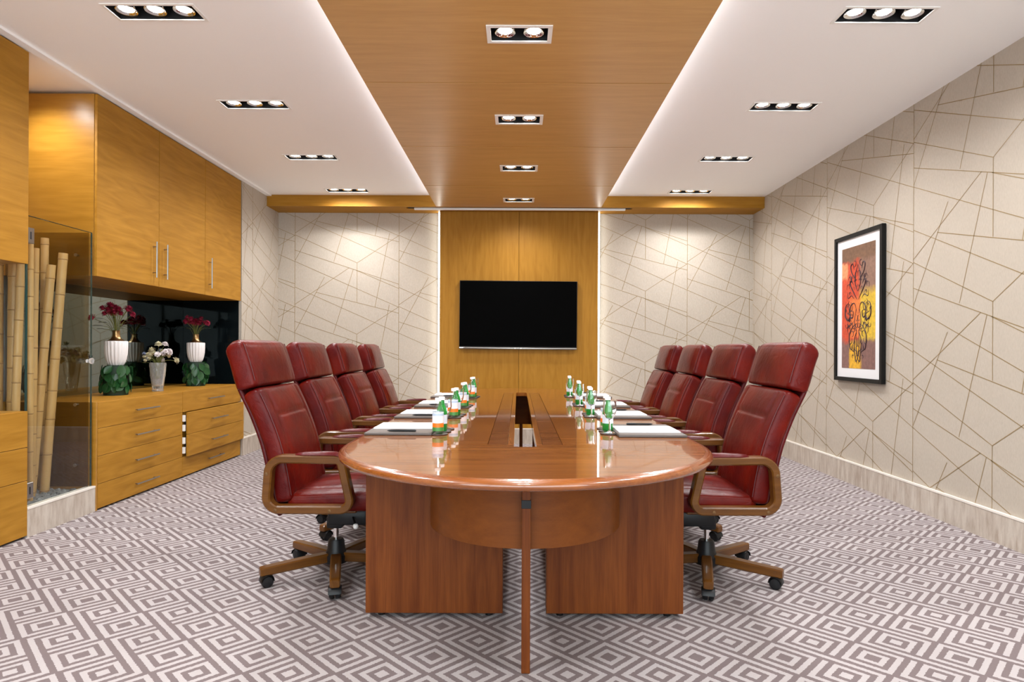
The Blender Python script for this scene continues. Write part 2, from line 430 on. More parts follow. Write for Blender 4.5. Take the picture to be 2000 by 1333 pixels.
# bottle label: pale blue, white, orange, green bands (print) by height
m, nt, b = new_mat('bottle_label')
tc = N(nt, 'ShaderNodeTexCoord'); sp = N(nt, 'ShaderNodeSeparateXYZ'); L(nt, tc.outputs['Object'], sp.inputs[0])
mr = N(nt, 'ShaderNodeMapRange'); mr.inputs['From Min'].default_value = 0.012; mr.inputs['From Max'].default_value = 0.100; L(nt, sp.outputs[2], mr.inputs['Value'])
cr = N(nt, 'ShaderNodeValToRGB'); cr.color_ramp.interpolation = 'CONSTANT'
E = cr.color_ramp.elements
E[0].position = 0; E[0].color = (0.06, 0.22, 0.05, 1)
E[1].position = 0.20; E[1].color = (0.78, 0.17, 0.01, 1)
for p, c in ((0.42, (0.80, 0.76, 0.80, 1)), (0.80, (0.42, 0.53, 0.68, 1)), (0.93, (0.70, 0.76, 0.82, 1))):
    e = E.new(p); e.color = c
L(nt, mr.outputs[0], cr.inputs[0]); L(nt, cr.outputs[0], b.inputs['Base Color']); b.inputs['Roughness'].default_value = 0.35
M['labelpaper'] = m
M['labelpale'] = plain('pale_label', (0.62, 0.68, 0.78, 1), 0.4)
m, nt, b = new_mat('green_glass')
b.inputs['Base Color'].default_value = (0.03, 0.42, 0.07, 1); b.inputs['Transmission Weight'].default_value = 0.6; b.inputs['Roughness'].default_value = 0.05; b.inputs['IOR'].default_value = 1.4
M['greenglass'] = m
m, nt, b = new_mat('crystal')
b.inputs['Base Color'].default_value = (0.92, 0.92, 0.92, 1); b.inputs['Transmission Weight'].default_value = 0.85; b.inputs['Roughness'].default_value = 0.06; b.inputs['IOR'].default_value = 1.5
M['crystal'] = m
m, nt, b = new_mat('wine_glass')
b.inputs['Base Color'].default_value = (0.98, 0.99, 1.0, 1); b.inputs['Transmission Weight'].default_value = 1.0; b.inputs['Roughness'].default_value = 0.0; b.inputs['IOR'].default_value = 1.45
M['wineglass'] = m

# printed picture: torn colour fields (red, orange, yellow, brown) with grunge
m, nt, b = new_mat('picture_print')
tc = N(nt, 'ShaderNodeTexCoord'); sp = N(nt, 'ShaderNodeSeparateXYZ'); L(nt, tc.outputs['Generated'], sp.inputs[0])
ng = N(nt, 'ShaderNodeTexNoise'); ng.inputs['Scale'].default_value = 9; ng.inputs['Detail'].default_value = 7; ng.inputs['Roughness'].default_value = 0.7; L(nt, tc.outputs['Object'], ng.inputs['Vector'])
jit = math_node(nt, 'MULTIPLY', math_node(nt, 'SUBTRACT', ng.outputs['Fac'], 0.5), 0.16)
gu = math_node(nt, 'ADD', math_node(nt, 'SUBTRACT', 1.0, sp.outputs[1]), jit)     # 0 = left side as seen
gv = math_node(nt, 'ADD', sp.outputs[2], jit)
def mixc(fac, a, c):
    mm = N(nt, 'ShaderNodeMix', data_type='RGBA'); L(nt, fac, mm.inputs[0])
    if isinstance(a, tuple): mm.inputs[6].default_value = a
    else: L(nt, a, mm.inputs[6])
    mm.inputs[7].default_value = c
    return mm.outputs[2]
def soft(v, lo, hi):
    q = N(nt, 'ShaderNodeMapRange'); q.inputs['From Min'].default_value = lo; q.inputs['From Max'].default_value = hi; L(nt, v, q.inputs['Value']); return q.outputs[0]
c = mixc(soft(gu, 0.50, 0.60), (0.55, 0.060, 0.018, 1), (0.24, 0.13, 0.09, 1))
c = mixc(math_node(nt, 'MULTIPLY', soft(gu, 0.52, 0.58), math_node(nt, 'MULTIPLY', soft(gv, 0.20, 0.26), soft(gv, 0.66, 0.58))), c, (0.62, 0.40, 0.03, 1))
c = mixc(math_node(nt, 'MULTIPLY', soft(gu, 0.22, 0.28), math_node(nt, 'MULTIPLY', soft(gu, 0.60, 0.55), math_node(nt, 'MULTIPLY', soft(gv, 0.24, 0.28), soft(gv, 0.60, 0.55)))), c, (0.72, 0.17, 0.035, 1))
c = mixc(soft(gv, 0.25, 0.20), c, (0.20, 0.10, 0.085, 1))
c = mixc(math_node(nt, 'MULTIPLY', soft(gu, 0.22, 0.26), math_node(nt, 'MULTIPLY', soft(gu, 0.62, 0.54), soft(gv, 0.24, 0.20))), c, (0.68, 0.36, 0.02, 1))
c = mixc(soft(gv, 0.86, 0.90), c, (0.17, 0.085, 0.045, 1))
c = mixc(math_node(nt, 'MULTIPLY', soft(gu, 0.20, 0.16), math_node(nt, 'MULTIPLY', soft(gv, 0.72, 0.76), soft(gv, 0.88, 0.86))), c, (0.70, 0.28, 0.12, 1))
ng2 = N(nt, 'ShaderNodeTexNoise'); ng2.inputs['Scale'].default_value = 34; ng2.inputs['Detail'].default_value = 6; ng2.inputs['Roughness'].default_value = 0.75; L(nt, tc.outputs['Object'], ng2.inputs['Vector'])
vm = N(nt, 'ShaderNodeVectorMath', operation='SCALE'); L(nt, c, vm.inputs[0]); L(nt, math_node(nt, 'ADD', 0.25, math_node(nt, 'MULTIPLY', ng2.outputs['Fac'], 1.5)), vm.inputs['Scale'])
L(nt, vm.outputs[0], b.inputs['Base Color']); b.inputs['Roughness'].default_value = 0.6
M['print'] = m
M['ink'] = plain('ink', (0.035, 0.012, 0.018, 1), 0.6)

# ================================================================== the setting
def sheet(x0, x1, y0, y1, z, holes, mb=None, t=None):
    """horizontal sheet (facing down) with rectangular openings; t gives it thickness upwards"""
    mb = mb or MB()
    xs = sorted({x0, x1} | {h[i] for h in holes for i in (0, 1) if x0 < h[i] < x1})
    ys = sorted({y0, y1} | {h[i] for h in holes for i in (2, 3) if y0 < h[i] < y1})
    for i in range(len(xs) - 1):
        for j in range(len(ys) - 1):
            cx, cy = (xs[i] + xs[i + 1]) / 2, (ys[j] + ys[j + 1]) / 2
            if any(h[0] < cx < h[1] and h[2] < cy < h[3] for h in holes): continue
            if t: mb.box(xs[i], xs[i + 1], ys[j], ys[j + 1], z, z + t)
            else: mb.add([(xs[i], ys[j], z), (xs[i], ys[j + 1], z), (xs[i + 1], ys[j + 1], z), (xs[i + 1], ys[j], z)], [(0, 1, 2, 3)])
    return mb

TRI_Y = [7.105, 5.875, 4.61, 3.345, 2.08, 0.815]  # last two rows are out of view, added to light the room
DBL_Y = [6.98, 5.75, 4.53, 3.30, 2.07, 0.84]  # last two are unseen as well, added for their light
TRI_X = 1.95
TW, TD = 0.232, 0.072              # half opening of a triple fixture
DW, DD = 0.152, 0.072              # half opening of a double fixture

floor = struct(MB().add([(-4.2, YF, 0), (3.3, YF, 0), (3.3, YB, 0), (-4.2, YB, 0)], [(0, 1, 2, 3)]).build('floor', M['carpet'], smooth=0, fix=False))
holes = [(s * TRI_X - TW, s * TRI_X + TW, y - TD, y + TD) for s in (-1, 1) for y in TRI_Y]
ceil = struct(sheet(-4.2, 3.3, YF, YB + 0.1, ZC, holes).build('ceiling', M['ceiling'], smooth=0, fix=False))

# wallpaper line tile (unit: one roll width = 904, one repeat = 622), y downwards from the top of the repeat
TILE = [((68, 265), (608, 508)), ((608, 508), (968, 270)), ((608, 508), (608, 850)), ((68, 398), (972, 692)), ((600, 572), (972, 730)),
        ((68, 497), (972, 893)), ((68, 720), (972, 1120)), ((540, 550), (68, 872)), ((575, 563), (405, 1122)), ((325, 632), (70, 1110)),
        ((250, 765), (972, 945)), ((890, 870), (765, 1514)), ((68, 0), (68, 622))]
ROLL, REP = 1.278, 0.877
def clip(p, q, x0, x1, z0, z1):
    t0, t1 = 0.0, 1.0; dx, dz = q[0] - p[0], q[1] - p[1]
    for pp, qq in ((-dx, p[0] - x0), (dx, x1 - p[0]), (-dz, p[1] - z0), (dz, z1 - p[1])):
        if abs(pp) < 1e-9:
            if qq < 0: return None
        else:
            r = qq / pp
            if pp < 0: t0 = max(t0, r)
            else: t1 = min(t1, r)
    if t0 >= t1: return None
    return (p[0] + dx * t0, p[1] + dz * t0), (p[0] + dx * t1, p[1] + dz * t1)
def paper_lines(u_seam, z_node, u0, u1, z0, z1, to3, width=0.0048):
    """gold lines of the wallpaper in a wall rectangle; to3 maps (u, z) onto the wall"""
    mb = MB()
    for i in range(int((u0 - u_seam) // ROLL) - 1, int((u1 - u_seam) // ROLL) + 2):
        for j in range(-4, 6):
            for a, c in TILE:
                p = [(u_seam + i * ROLL + (x - 68) / 904 * ROLL, z_node + j * REP + (508 - y) / 622 * REP) for x, y in (a, c)]
                s = clip(p[0], p[1], u0, u1, z0, z1)
                if not s: continue
                d = Vector((s[1][0] - s[0][0], s[1][1] - s[0][1]))
                if d.length < 0.004: continue
                n = Vector((-d.y, d.x)).normalized() * width / 2
                mb.add([to3(s[0][0] + n.x, s[0][1] + n.y), to3(s[0][0] - n.x, s[0][1] - n.y), to3(s[1][0] - n.x, s[1][1] - n.y), to3(s[1][0] + n.x, s[1][1] + n.y)], [(0, 1, 2, 3)])
    return mb

BH = 0.19                          # skirting height
def wall(name, poly, lines):
    w = struct(MB().add(poly, [tuple(range(len(poly)))]).build(name, M['wallpaper'], smooth=0, fix=False))
    for ln in lines:
        o = ln.build('wallpaper_line_pattern', M['goldline'], w, smooth=0, fix=False); o['kind'] = 'stuff'
    return w
e = 0.0012
wall('wall_back', [(-4.2, YB, 0), (3.3, YB, 0), (3.3, YB, ZC + 0.1), (-4.2, YB, ZC + 0.1)],
     [paper_lines(-1.470, 1.323, XL, -0.93, BH, ZC, lambda u, z: (u, YB - e, z)),
      paper_lines(2.075, 0.990, 0.93, XR, BH, ZC, lambda u, z: (u, YB - e, z))])
wall('wall_right', [(XR, YF, 0), (XR, YB, 0), (XR, YB, ZC), (XR, YF, ZC)],
     [paper_lines(-4.557, 1.450, -YB, -YF, BH, ZC, lambda u, z: (XR - e, -u, z))])
wl = wall('wall_left', [(XL, 6.66, 0), (XL, YB, 0), (XL, YB, ZC), (XL, 6.66, ZC)],
          [paper_lines(6.93, 1.323, 6.66, YB, BH, ZC, lambda u, z: (XL + e, u, z))])
nb = wall('wall_niche', [(-3.95, 1.0, 0), (-3.95, 4.39, 0), (-3.95, 4.39, ZC), (-3.95, 1.0, ZC)],
          [paper_lines(3.3, 1.2, 1.0, 4.39, 0, ZC, lambda u, z: (-3.95 + e, u, z))])
# wall behind the camera, with an unseen wide window added to brighten the room
WX0, WX1, WZ0, WZ1 = -2.7, 2.65, 0.25, 2.85
struct(MB().box(-4.2, WX0, YF - 0.12, YF, 0, ZC).box(WX1, 3.3, YF - 0.12, YF, 0, ZC).box(WX0, WX1, YF - 0.12, YF, 0, WZ0).box(WX0, WX1, YF - 0.12, YF, WZ1, ZC).build('wall_front', M['ceiling'], smooth=0))
win = bpy.data.objects.new('added_window_1', None); win['kind'] = 'structure'; COL.objects.link(win)
cols = [WX0 + (WX1 - WX0) * k / 4 for k in range(5)]
MB().box(WX0, WX1, YF - 0.09, YF - 0.03, WZ0, WZ0 + 0.05).box(WX0, WX1, YF - 0.09, YF - 0.03, WZ1 - 0.05, WZ1).build('added_window_frame', M['steel'], win, smooth=0)
for x in cols:
    MB().box(max(WX0, x - 0.025), min(WX1, x + 0.025), YF - 0.09, YF - 0.03, WZ0 + 0.05, WZ1 - 0.05).build('added_mullion', M['steel'], win, smooth=0)
for x0, x1 in zip(cols[:-1], cols[1:]):
    MB().box(x0 + 0.025, x1 - 0.025, YF - 0.064, YF - 0.056, WZ0 + 0.05, WZ1 - 0.05).build('added_window_pane', M['glass'], win, smooth=0)
struct(MB().box(-4.19, XL, YF, 1.3, 0, ZC).build('wall_left_near', M['wallpaper'], smooth=0))
struct(MB().add([(-4.195, YF, 0), (-4.195, YB, 0), (-4.195, YB, ZC), (-4.195, YF, ZC)], [(0, 1, 2, 3)]).build('wall_left_outer', M['ceiling'], smooth=0, fix=False))
# core of the wall block behind the far end of the cupboards
struct(MB().box(-4.15, XL - 0.002, 6.667, YB, 0, ZC).build('wall_left_core', M['wallpaper'], smooth=0))

def skirting(name, b0, b1, axis):
    o = struct(MB().box(*b0).build(name, M['stone'], smooth=0))
    MB().box(*b1).build('skirting_lit_top', M['stone_lit_top'], o, smooth=0)  # pale strip stands for the light caught by the top bevel
skirting('baseboard_right', (XR - 0.02, XR, YF, YB, 0, BH - 0.012), (XR - 0.022, XR, YF, YB, BH - 0.012, BH), 'y')
skirting('baseboard_left', (XL, XL + 0.02, 6.66, YB, 0, BH - 0.012), (XL, XL + 0.022, 6.66, YB, BH - 0.012, BH), 'y')
skirting('baseboard_back', (-0.952, 0.964, YB - 0.13, YB, 0, BH - 0.012), (-0.952, 0.964, YB - 0.132, YB, BH - 0.012, BH), 'x')
skirting('baseboard_back_left', (XL + 0.02, -0.953, YB - 0.02, YB, 0, BH - 0.012), (XL + 0.022, -0.953, YB - 0.022, YB, BH - 0.012, BH), 'x')
skirting('baseboard_back_right', (0.965, XR - 0.02, YB - 0.02, YB, 0, BH - 0.012), (0.965, XR - 0.022, YB - 0.022, YB, BH - 0.012, BH), 'x')

# timber ceiling strip: boards with narrow open joints
JY = [7.32, 6.37, 5.14, 3.906, 2.67, 1.44, 0.21, YF]
trim1 = bpy.data.objects.new('trim_1', None); trim1['kind'] = 'structure'; COL.objects.link(trim1)
dh = [(-DW, DW, y - DD, y + DD) for y in DBL_Y]
for a, c in zip(JY[1:], JY[:-1]):
    sheet(-0.968, 0.968, a + 0.005, c - 0.005, ZW, [h for h in dh if a < h[2] < c], t=0.02).build('timber_panel', M['oak_ceil'], trim1, smooth=0, fix=False)
for a in JY[1:-1]:
    MB().box(-0.966, 0.966, a - 0.03, a + 0.03, ZW + 0.0205, ZW + 0.026).build('joint_batten', M['blackmatt'], trim1, smooth=0)
# bulkhead in front of the back wall, with the slot of the projection screen
trim2 = struct(MB().box(XL, XR, 7.32, 7.345, ZW, ZC).box(XL, -1.33, 7.345, YB, ZW, ZW + 0.02).box(1.345, XR, 7.345, YB, ZW, ZW + 0.02)
               .box(-1.33, 1.345, 7.43, YB, ZW, ZW + 0.02).box(-1.33, 1.345, 7.345, 7.362, ZW, ZW + 0.02).build('trim_2', M['oak_x'], smooth=0))
# shadow-gap strip where the ceiling meets the left cupboards
struct(MB().box(XL - 0.004, XL + 0.055, YF, YB - 0.36, ZC - 0.016, ZC).build('trim_3', M['ceiling'], smooth=0))
# timber wall panel behind the television
trim4 = bpy.data.objects.new('trim_4', None); trim4['kind'] = 'structure'; COL.objects.link(trim4)
for x0, x1 in ((-0.952, 0.0045), (0.0075, 0.964)):
    MB().rbox(x0, x1, 7.555, 7.60, BH + 0.001, ZW - 0.001, 0.0015, 1).build('timber_panel', M['oak_z'], trim4, smooth=0)
MB().box(-0.87, 0.88, 7.60, YB, BH, ZW).build('batten', M['blackmatt'], trim4, smooth=0)

# ------------------------------------------------------------------ light strips
for s, x, w in ((-1, -0.952, 'left'), (1, 0.964, 'right')):
    o = thing('light_strip', (x + s * 0.012, 7.615, 0), 'glowing white light strip down the %s edge of the timber wall panel' % w, 'light strip', 'wall light strips')
    MB().box(-0.012, 0.012, -0.015, 0.02, BH + 0.005, ZW - 0.003).build('diffuser', M['wall_led'], o, smooth=0)
    MB().box(-0.014, 0.014, 0.02, 0.026, BH + 0.005, ZW - 0.003).build('channel', M['steel'], o, smooth=0)
for s, w in ((-1, 'left'), (1, 'right')):
    o = thing('cove_light', (s * 0.90, 3.05, ZW + 0.02), 'hidden cove light on top of the timber ceiling, glowing on the %s white ceiling' % w, 'cove light', 'cove lights')
    MB().box(-0.02, 0.02, -4.2, 4.2, 0.012, 0.016).build('diffuser', M['cove'], o, smooth=0)
    MB().box(-0.022, 0.022, -4.2, 4.2, 0.0, 0.0119).build('channel', M['steel'], o, smooth=0)

# ------------------------------------------------------------------ recessed ceiling lights
def fixture(name, n, w, d, z, y, x, label, group, framemat, fw):
    t = thing(name, (x, y, z), label, 'ceiling light', group)
    # trim frame just below the ceiling
    MB().box(-w - fw, w + fw, -d - fw, -d + 0.002, -0.005, -0.0005).box(-w - fw, w + fw, d - 0.002, d + fw, -0.005, -0.0005) \
        .box(-w - fw, -w + 0.002, -d + 0.002, d - 0.002, -0.005, -0.0005).box(w - 0.002, w + fw, -d + 0.002, d - 0.002, -0.005, -0.0005).build('trim_frame', framemat, t, smooth=0)
    hb = MB()
    x0, x1, y0, y1, zt = -w + 0.001, w - 0.001, -d + 0.001, d - 0.001, 0.075
    hb.add([(x0, y0, 0), (x1, y0, 0), (x1, y1, 0), (x0, y1, 0), (x0, y0, zt), (x1, y0, zt), (x1, y1, zt), (x0, y1, zt)],
           [(0, 1, 5, 4), (1, 2, 6, 5), (2, 3, 7, 6), (3, 0, 4, 7), (4, 5, 6, 7)])
    hb.build('housing', M['blackmatt'], t, smooth=0, fix=False)
    step = 2 * w / n
    for k in range(n):
        cx = -w + step * (k + 0.5)
        lamp = MB().lathe([(0.037, 0.016), (0.049, 0.007), (0.054, 0.006), (0.056, 0.010), (0.056, 0.045), (0.040, 0.06), (0.0, 0.06)], 28, cap0=False, cap1=False).build('lamp', M['chrome'], t, loc=(cx, 0, 0), fix=False)
        MB().lathe([(0.0, 0.0), (0.0365, 0.0), (0.0365, 0.002), (0.0, 0.002)], 24, cap0=False, cap1=False).build('lamp_face', M['lampface'], lamp, loc=(0, 0, 0.015))
        ld = bpy.data.lights.new('spot', 'SPOT'); ld.energy = LAMP_W; ld.color = LAMP_COL; ld.spot_size = R(154); ld.spot_blend = 1.0; ld.shadow_soft_size = 0.05
        lo = bpy.data.objects.new('spot', ld); COL.objects.link(lo); lo.parent = t; lo.location = (cx, 0, -0.012)
    return t
ORD = ['farthest from the camera', 'third from the camera', 'second from the camera', 'nearest the camera', 'added out of view above the camera', 'added out of view behind the camera', 'farther behind the camera', 'at the rear of the room']
for s, w in ((-1, 'left'), (1, 'right')):
    for i, y in enumerate(TRI_Y):
        fixture('triple_downlight', 3, TW, TD, ZC, y, s * TRI_X, 'black triple spotlight recessed in %s white ceiling, %s' % (w, ORD[i]), 'triple downlights', M['white'], 0.014)
for i, y in enumerate(DBL_Y):
    fixture('double_downlight', 2, DW, DD, ZW, y, 0.0, 'white framed double spotlight in the timber ceiling, %s' % ORD[i], 'double downlights', M['white'], 0.021)

def single_light(x, y, label):
    t = thing('niche_downlight', (x, y, ZC), label, 'ceiling light')
    MB().lathe([(0.045, -0.0005), (0.050, -0.004), (0.036, -0.006), (0.034, -0.001)], 24, cap0=False, cap1=False).build('trim_ring', M['white'], t)
    MB().lathe([(0.0, -0.003), (0.034, -0.003), (0.034, -0.0015), (0.0, -0.0015)], 24, cap0=False, cap1=False).build('lamp_face', M['lampface'], t)
    ld = bpy.data.lights.new('spot', 'SPOT'); ld.energy = LAMP_W * 1.6; ld.color = LAMP_COL; ld.spot_size = R(150); ld.spot_blend = 0.8; ld.shadow_soft_size = 0.04
    lo = bpy.data.objects.new('spot', ld); COL.objects.link(lo); lo.parent = t; lo.location = (0, 0, -0.015)
single_light(-3.25, 4.06, 'small round ceiling light above the bamboo niche')

# ------------------------------------------------------------------ projection screen in its slot
t = thing('projection_screen', (0.008, 7.397, ZW), 'retracted projection screen, pale bottom bar showing below slot in the timber bulkhead', 'projection screen')
MB().box(-1.32, 1.32, -0.034, -0.012, 0.001, 0.06).box(-1.32, 1.32, 0.018, 0.032, 0.001, 0.06).box(-1.33, 1.33, -0.034, 0.032, 0.045, 0.06).build('slot_housing', M['blackmatt'], t, smooth=0)
MB().rbox(-1.245, 1.255, -0.010, 0.016, -0.022, 0.012, 0.004, 2).build('bottom_bar', M['white'], t)

# ================================================================== television
t = thing('television', (0.0, 7.555, 1.568), 'large black flat television hung on the timber wall panel', 'television')
W2, H2 = 0.707, 0.400
MB().rbox(-W2, W2, -0.052, -0.012, -H2, H2, 0.004, 2).build('body', M['black'], t)
MB().box(-0.3, 0.3, -0.012, -0.0005, -0.2, 0.2).build('wall_bracket', M['blackmatt'], t, smooth=0)
MB().box(-W2 + 0.006, W2 - 0.006, -0.0535, -0.0521, -H2 + 0.012, H2 - 0.006).build('screen', M['screen'], t, smooth=0)
MB().rbox(-W2, W2, -0.056, -0.014, -H2 - 0.022, -H2 - 0.0005, 0.004, 2).build('bottom_strip', M['steel'], t)
for x in (-0.035, 0.035):
    MB().rbox(x - 0.008, x + 0.008, -0.059, -0.0562, -H2 - 0.016, -H2 - 0.006, 0.001, 1).build('indicator', M['white'], t)
MB().box(-W2 + 0.004, -W2 + 0.05, -0.0575, -0.0562, -H2 - 0.012, -H2 - 0.004).build('badge', M['chrome'], t, smooth=0)
t.rotation_euler = (0, R(0.35), 0)

# ================================================================== framed picture on the right wall
PY0, PY1, PZ0, PZ1 = 4.889, 5.628, 0.884, 2.147
t = thing('framed_picture', (XR, (PY0 + PY1) / 2, PZ0), 'tall black framed print in red, orange and yellow with dark scrollwork on the papered wall', 'picture')
hw, hh = (PY1 - PY0) / 2, PZ1 - PZ0
fr = MB(); fx0, fx1, fb = -0.038, -0.004, 0.034
fr.rbox(fx0, fx1, -hw, -hw + fb, 0, hh, 0.002, 1).rbox(fx0, fx1, hw - fb, hw, 0, hh, 0.002, 1)
fr.rbox(fx0, fx1, -hw + fb - 0.001, hw - fb + 0.001, 0, fb, 0.002, 1).rbox(fx0, fx1, -hw + fb - 0.001, hw - fb + 0.001, hh - fb, hh, 0.002, 1)
fr.build('frame', M['frameblack'], t, smooth=0)
MB().box(-0.022, -0.006, -hw + fb, hw - fb, fb, hh - fb).build('mount', M['mat'], t, smooth=0)
pw, pz0, pz1 = 0.257, 0.112, hh - 0.112
MB().box(-0.0236, -0.0221, -pw, pw, pz0, pz1).build('print', M['print'], t, smooth=0)
orn = MB()
def scroll(pts, r=0.0035):
    for sgn in (-1, 1):
        path = [(0, sgn * p[0], p[1]) for p in pts]
        path = catmull(path, 8)
        n = len(path)
        orn.tube([Vector((-0.0236, q.y, q.z)) for q in path], [max(0.0012, r * math.sin(math.pi * (i + 1) / (n + 1)) ** 0.6) for i in range(n)], 5)
zc = hh * 0.47
def Z(k): return zc + k
scroll([(0.01, Z(-.02)), (0.05, Z(.07)), (0.11, Z(.05)), (0.12, Z(-.03)), (0.08, Z(-.05)), (0.07, Z(0.0)), (0.10, Z(.01))], 0.006)
scroll([(0.15, Z(.08)), (0.19, Z(.05)), (0.195, Z(-.03)), (0.15, Z(-.07)), (0.12, Z(-.03)), (0.16, Z(-.01))], 0.007)
scroll([(0.01, Z(.10)), (0.06, Z(.16)), (0.12, Z(.24)), (0.10, Z(.27)), (0.07, Z(.23))], 0.006)
scroll([(0.0, Z(.17)), (0.04, Z(.24)), (0.03, Z(.33)), (0.0, Z(.40))], 0.005)
scroll([(0.02, Z(.26)), (0.09, Z(.33)), (0.11, Z(.39)), (0.08, Z(.41)), (0.06, Z(.36))], 0.006)
scroll([(0.01, Z(-.10)), (0.08, Z(-.13)), (0.13, Z(-.20)), (0.12, Z(-.30)), (0.09, Z(-.32)), (0.08, Z(-.27))], 0.006)
scroll([(0.01, Z(-.16)), (0.05, Z(-.24)), (0.045, Z(-.36)), (0.01, Z(-.44))], 0.005)
scroll([(0.02, Z(-.2)), (0.02, Z(-.3)), (0.0, Z(-.38))], 0.004)
scroll([(0.03, Z(.02)), (0.05, Z(-.09)), (0.03, Z(-.13))], 0.004)
scroll([(0.06, Z(.11)), (0.10, Z(.14)), (0.15, Z(.12)), (0.16, Z(.17))], 0.004)
scroll([(0.08, Z(-.09)), (0.13, Z(-.12)), (0.17, Z(-.10))], 0.004)
sr = random.Random(17)
for k in range(44):
    v = sr.uniform(-.42, .42); env = 0.20 * (1 - (abs(v) / .5) ** 1.6)
    y0_ = sr.uniform(0.01, env); r0_ = sr.uniform(0.012, 0.03); a0 = sr.uniform(0, 6.28); dr = sr.choice((-1, 1))
    pts = []
    for q in range(9):
        a_ = a0 + dr * q * 0.62; rr_ = r0_ * (1.25 - q * 0.11)
        pts.append((min(0.225, max(0.004, y0_ + rr_ * math.cos(a_))), Z(v + rr_ * 1.3 * math.sin(a_))))
    scroll(pts, sr.uniform(0.0022, 0.0042))
ob = orn.build('scrollwork', M['ink'], t)

# ================================================================== built-in cupboards on the left
WZ = 0.765                          # top of the worktop
UZ = 1.65                           # underside of the wall cupboards
def bar_handle(parent, x, y, z, length, vertical, bulge=0.032):
    mb = MB()
    if vertical:
        mb.tube([(x + bulge, y, z - length / 2), (x + bulge, y, z + length / 2)], 0.006, 8)
        for k in (-0.36, 0.36): mb.tube([(x, y, z + k * length), (x + bulge, y, z + k * length)], 0.004, 6)
    else:
        mb.tube([(x + bulge, y - length / 2, z), (x + bulge, y + length / 2, z)], 0.006, 8)
        for k in (-0.40, 0.40): mb.tube([(x, y + k * length, z), (x + bulge, y + k * length, z)], 0.004, 6)
    return mb.build('handle', M['steel'], parent)

DOORS = [4.371, 5.13, 5.885, 6.645]
t = thing('wall_cupboard', (0, 0, 0), 'oak wall cupboard with three tall doors above the worktop', 'cupboard')
MB().box(XN, XL - 0.024, 4.391, 6.644, UZ + 0.02, ZC - 0.03).build('carcass', M['oak_y'], t, smooth=0)
MB().box(XN, XL - 0.021, 4.391, 6.644, UZ, UZ + 0.0195).build('bottom_panel', M['oak_y'], t, smooth=0)
MB().rbox(XN - 0.35, XL - 0.021, 4.371, 4.3905, UZ, ZC - 0.02, 0.001, 1).build('side_panel', M['oak_side'], t, smooth=0)
HPOS = [5.045, 5.20, 5.955]
for i in range(3):
    d = MB().rbox(XL - 0.02, XL, DOORS[i] + 0.0025, DOORS[i + 1] - 0.0025, UZ - 0.001, ZC - 0.022, 0.0015, 1).build('door', M['oak_y'], t, smooth=0)
    bar_handle(d, XL, HPOS[i], 1.86, 0.29, True)

def drawer_unit(name, y0, y1, label, proud):
    t = thing(name, (0, 0, 0), label, 'drawer unit', 'oak drawer units')
    MB().box(XN + 0.004, XL - 0.022, y0 + 0.001, y1 - 0.001, 0.02, WZ - 0.0265).build('carcass', M['oak_y'], t, smooth=0)
    MB().box(XN + 0.01, XL - 0.05, y0 + 0.01, y1 - 0.01, 0.0005, 0.0195).build('plinth', M['blackmatt'], t, smooth=0)
    zs = [0.012, 0.185, 0.382, 0.577, WZ - 0.002]
    for i in range(4):
        p = 0.036 if (i + 1) in proud else 0.0
        q = 0.03 if p else 0.002
        d = MB().rbox(XL - 0.02 + p, XL + p, y0 + q, y1 - 0.002, zs[i] + 0.0015, zs[i + 1] - 0.0015, 0.0015, 1).build('drawer', M['oak_y'], t, smooth=0)
        bar_handle(d, XL + p, (y0 + y1) / 2, (zs[i] + zs[i + 1]) / 2, 0.30, False, 0.03)
        if p:
            MB().box(XL - 0.0195, XL - 0.021 + p, y0 + 0.06, y1 - 0.06, zs[i] + 0.02, zs[i + 1] - 0.03).build('drawer_box', M['blackmatt'], d, smooth=0)
            for z in (zs[i] + 0.03, zs[i] + 0.115):
                MB().box(XL - 0.0205, XL - 0.005 + p * 0.5, y0 + 0.006, y0 + 0.026, z, z + 0.055).build('drawer_runner', M['white'], d, smooth=0)
    return t
drawer_unit('drawer_unit', 4.392, 5.50, 'oak unit of four flush drawers beside the bamboo niche', ())
drawer_unit('drawer_unit', 5.50, 6.645, 'oak unit of four drawers with middle two standing proud, by papered wall', (2, 3))
tag(MB().rbox(XN + 0.003, XL - 0.0205, 4.392, 6.645, WZ - 0.026, WZ, 0.001, 1).build('worktop', M['oak_y'], smooth=0), 'oak worktop over the two drawer units', 'worktop')
tag(MB().rbox(XN - 0.35, XL - 0.002, 4.371, 4.3905, 0.001, WZ, 0.001, 1).build('end_panel', M['oak_side'], smooth=0), 'plain oak end panel of the drawers facing the bamboo niche', 'panel')

# smoked mirror lining of the open gap
for a, c in ((4.392, 5.52), (5.522, 6.644)):
    pass
t = thing('smoked_mirror', (XN, 5.5, WZ), 'dark smoked mirror lining the open gap behind the vases', 'mirror')
MB().box(-0.006, -0.0005, -1.108, 1.143, 0.0, UZ - WZ).build('back_pane', M['mirror'], t, smooth=0)
MB().box(0.001, XL - 0.022 - XN, 1.138, 1.144, 0.0005, UZ - WZ - 0.0005).build('end_pane', M['darkmirror'], t, smooth=0)

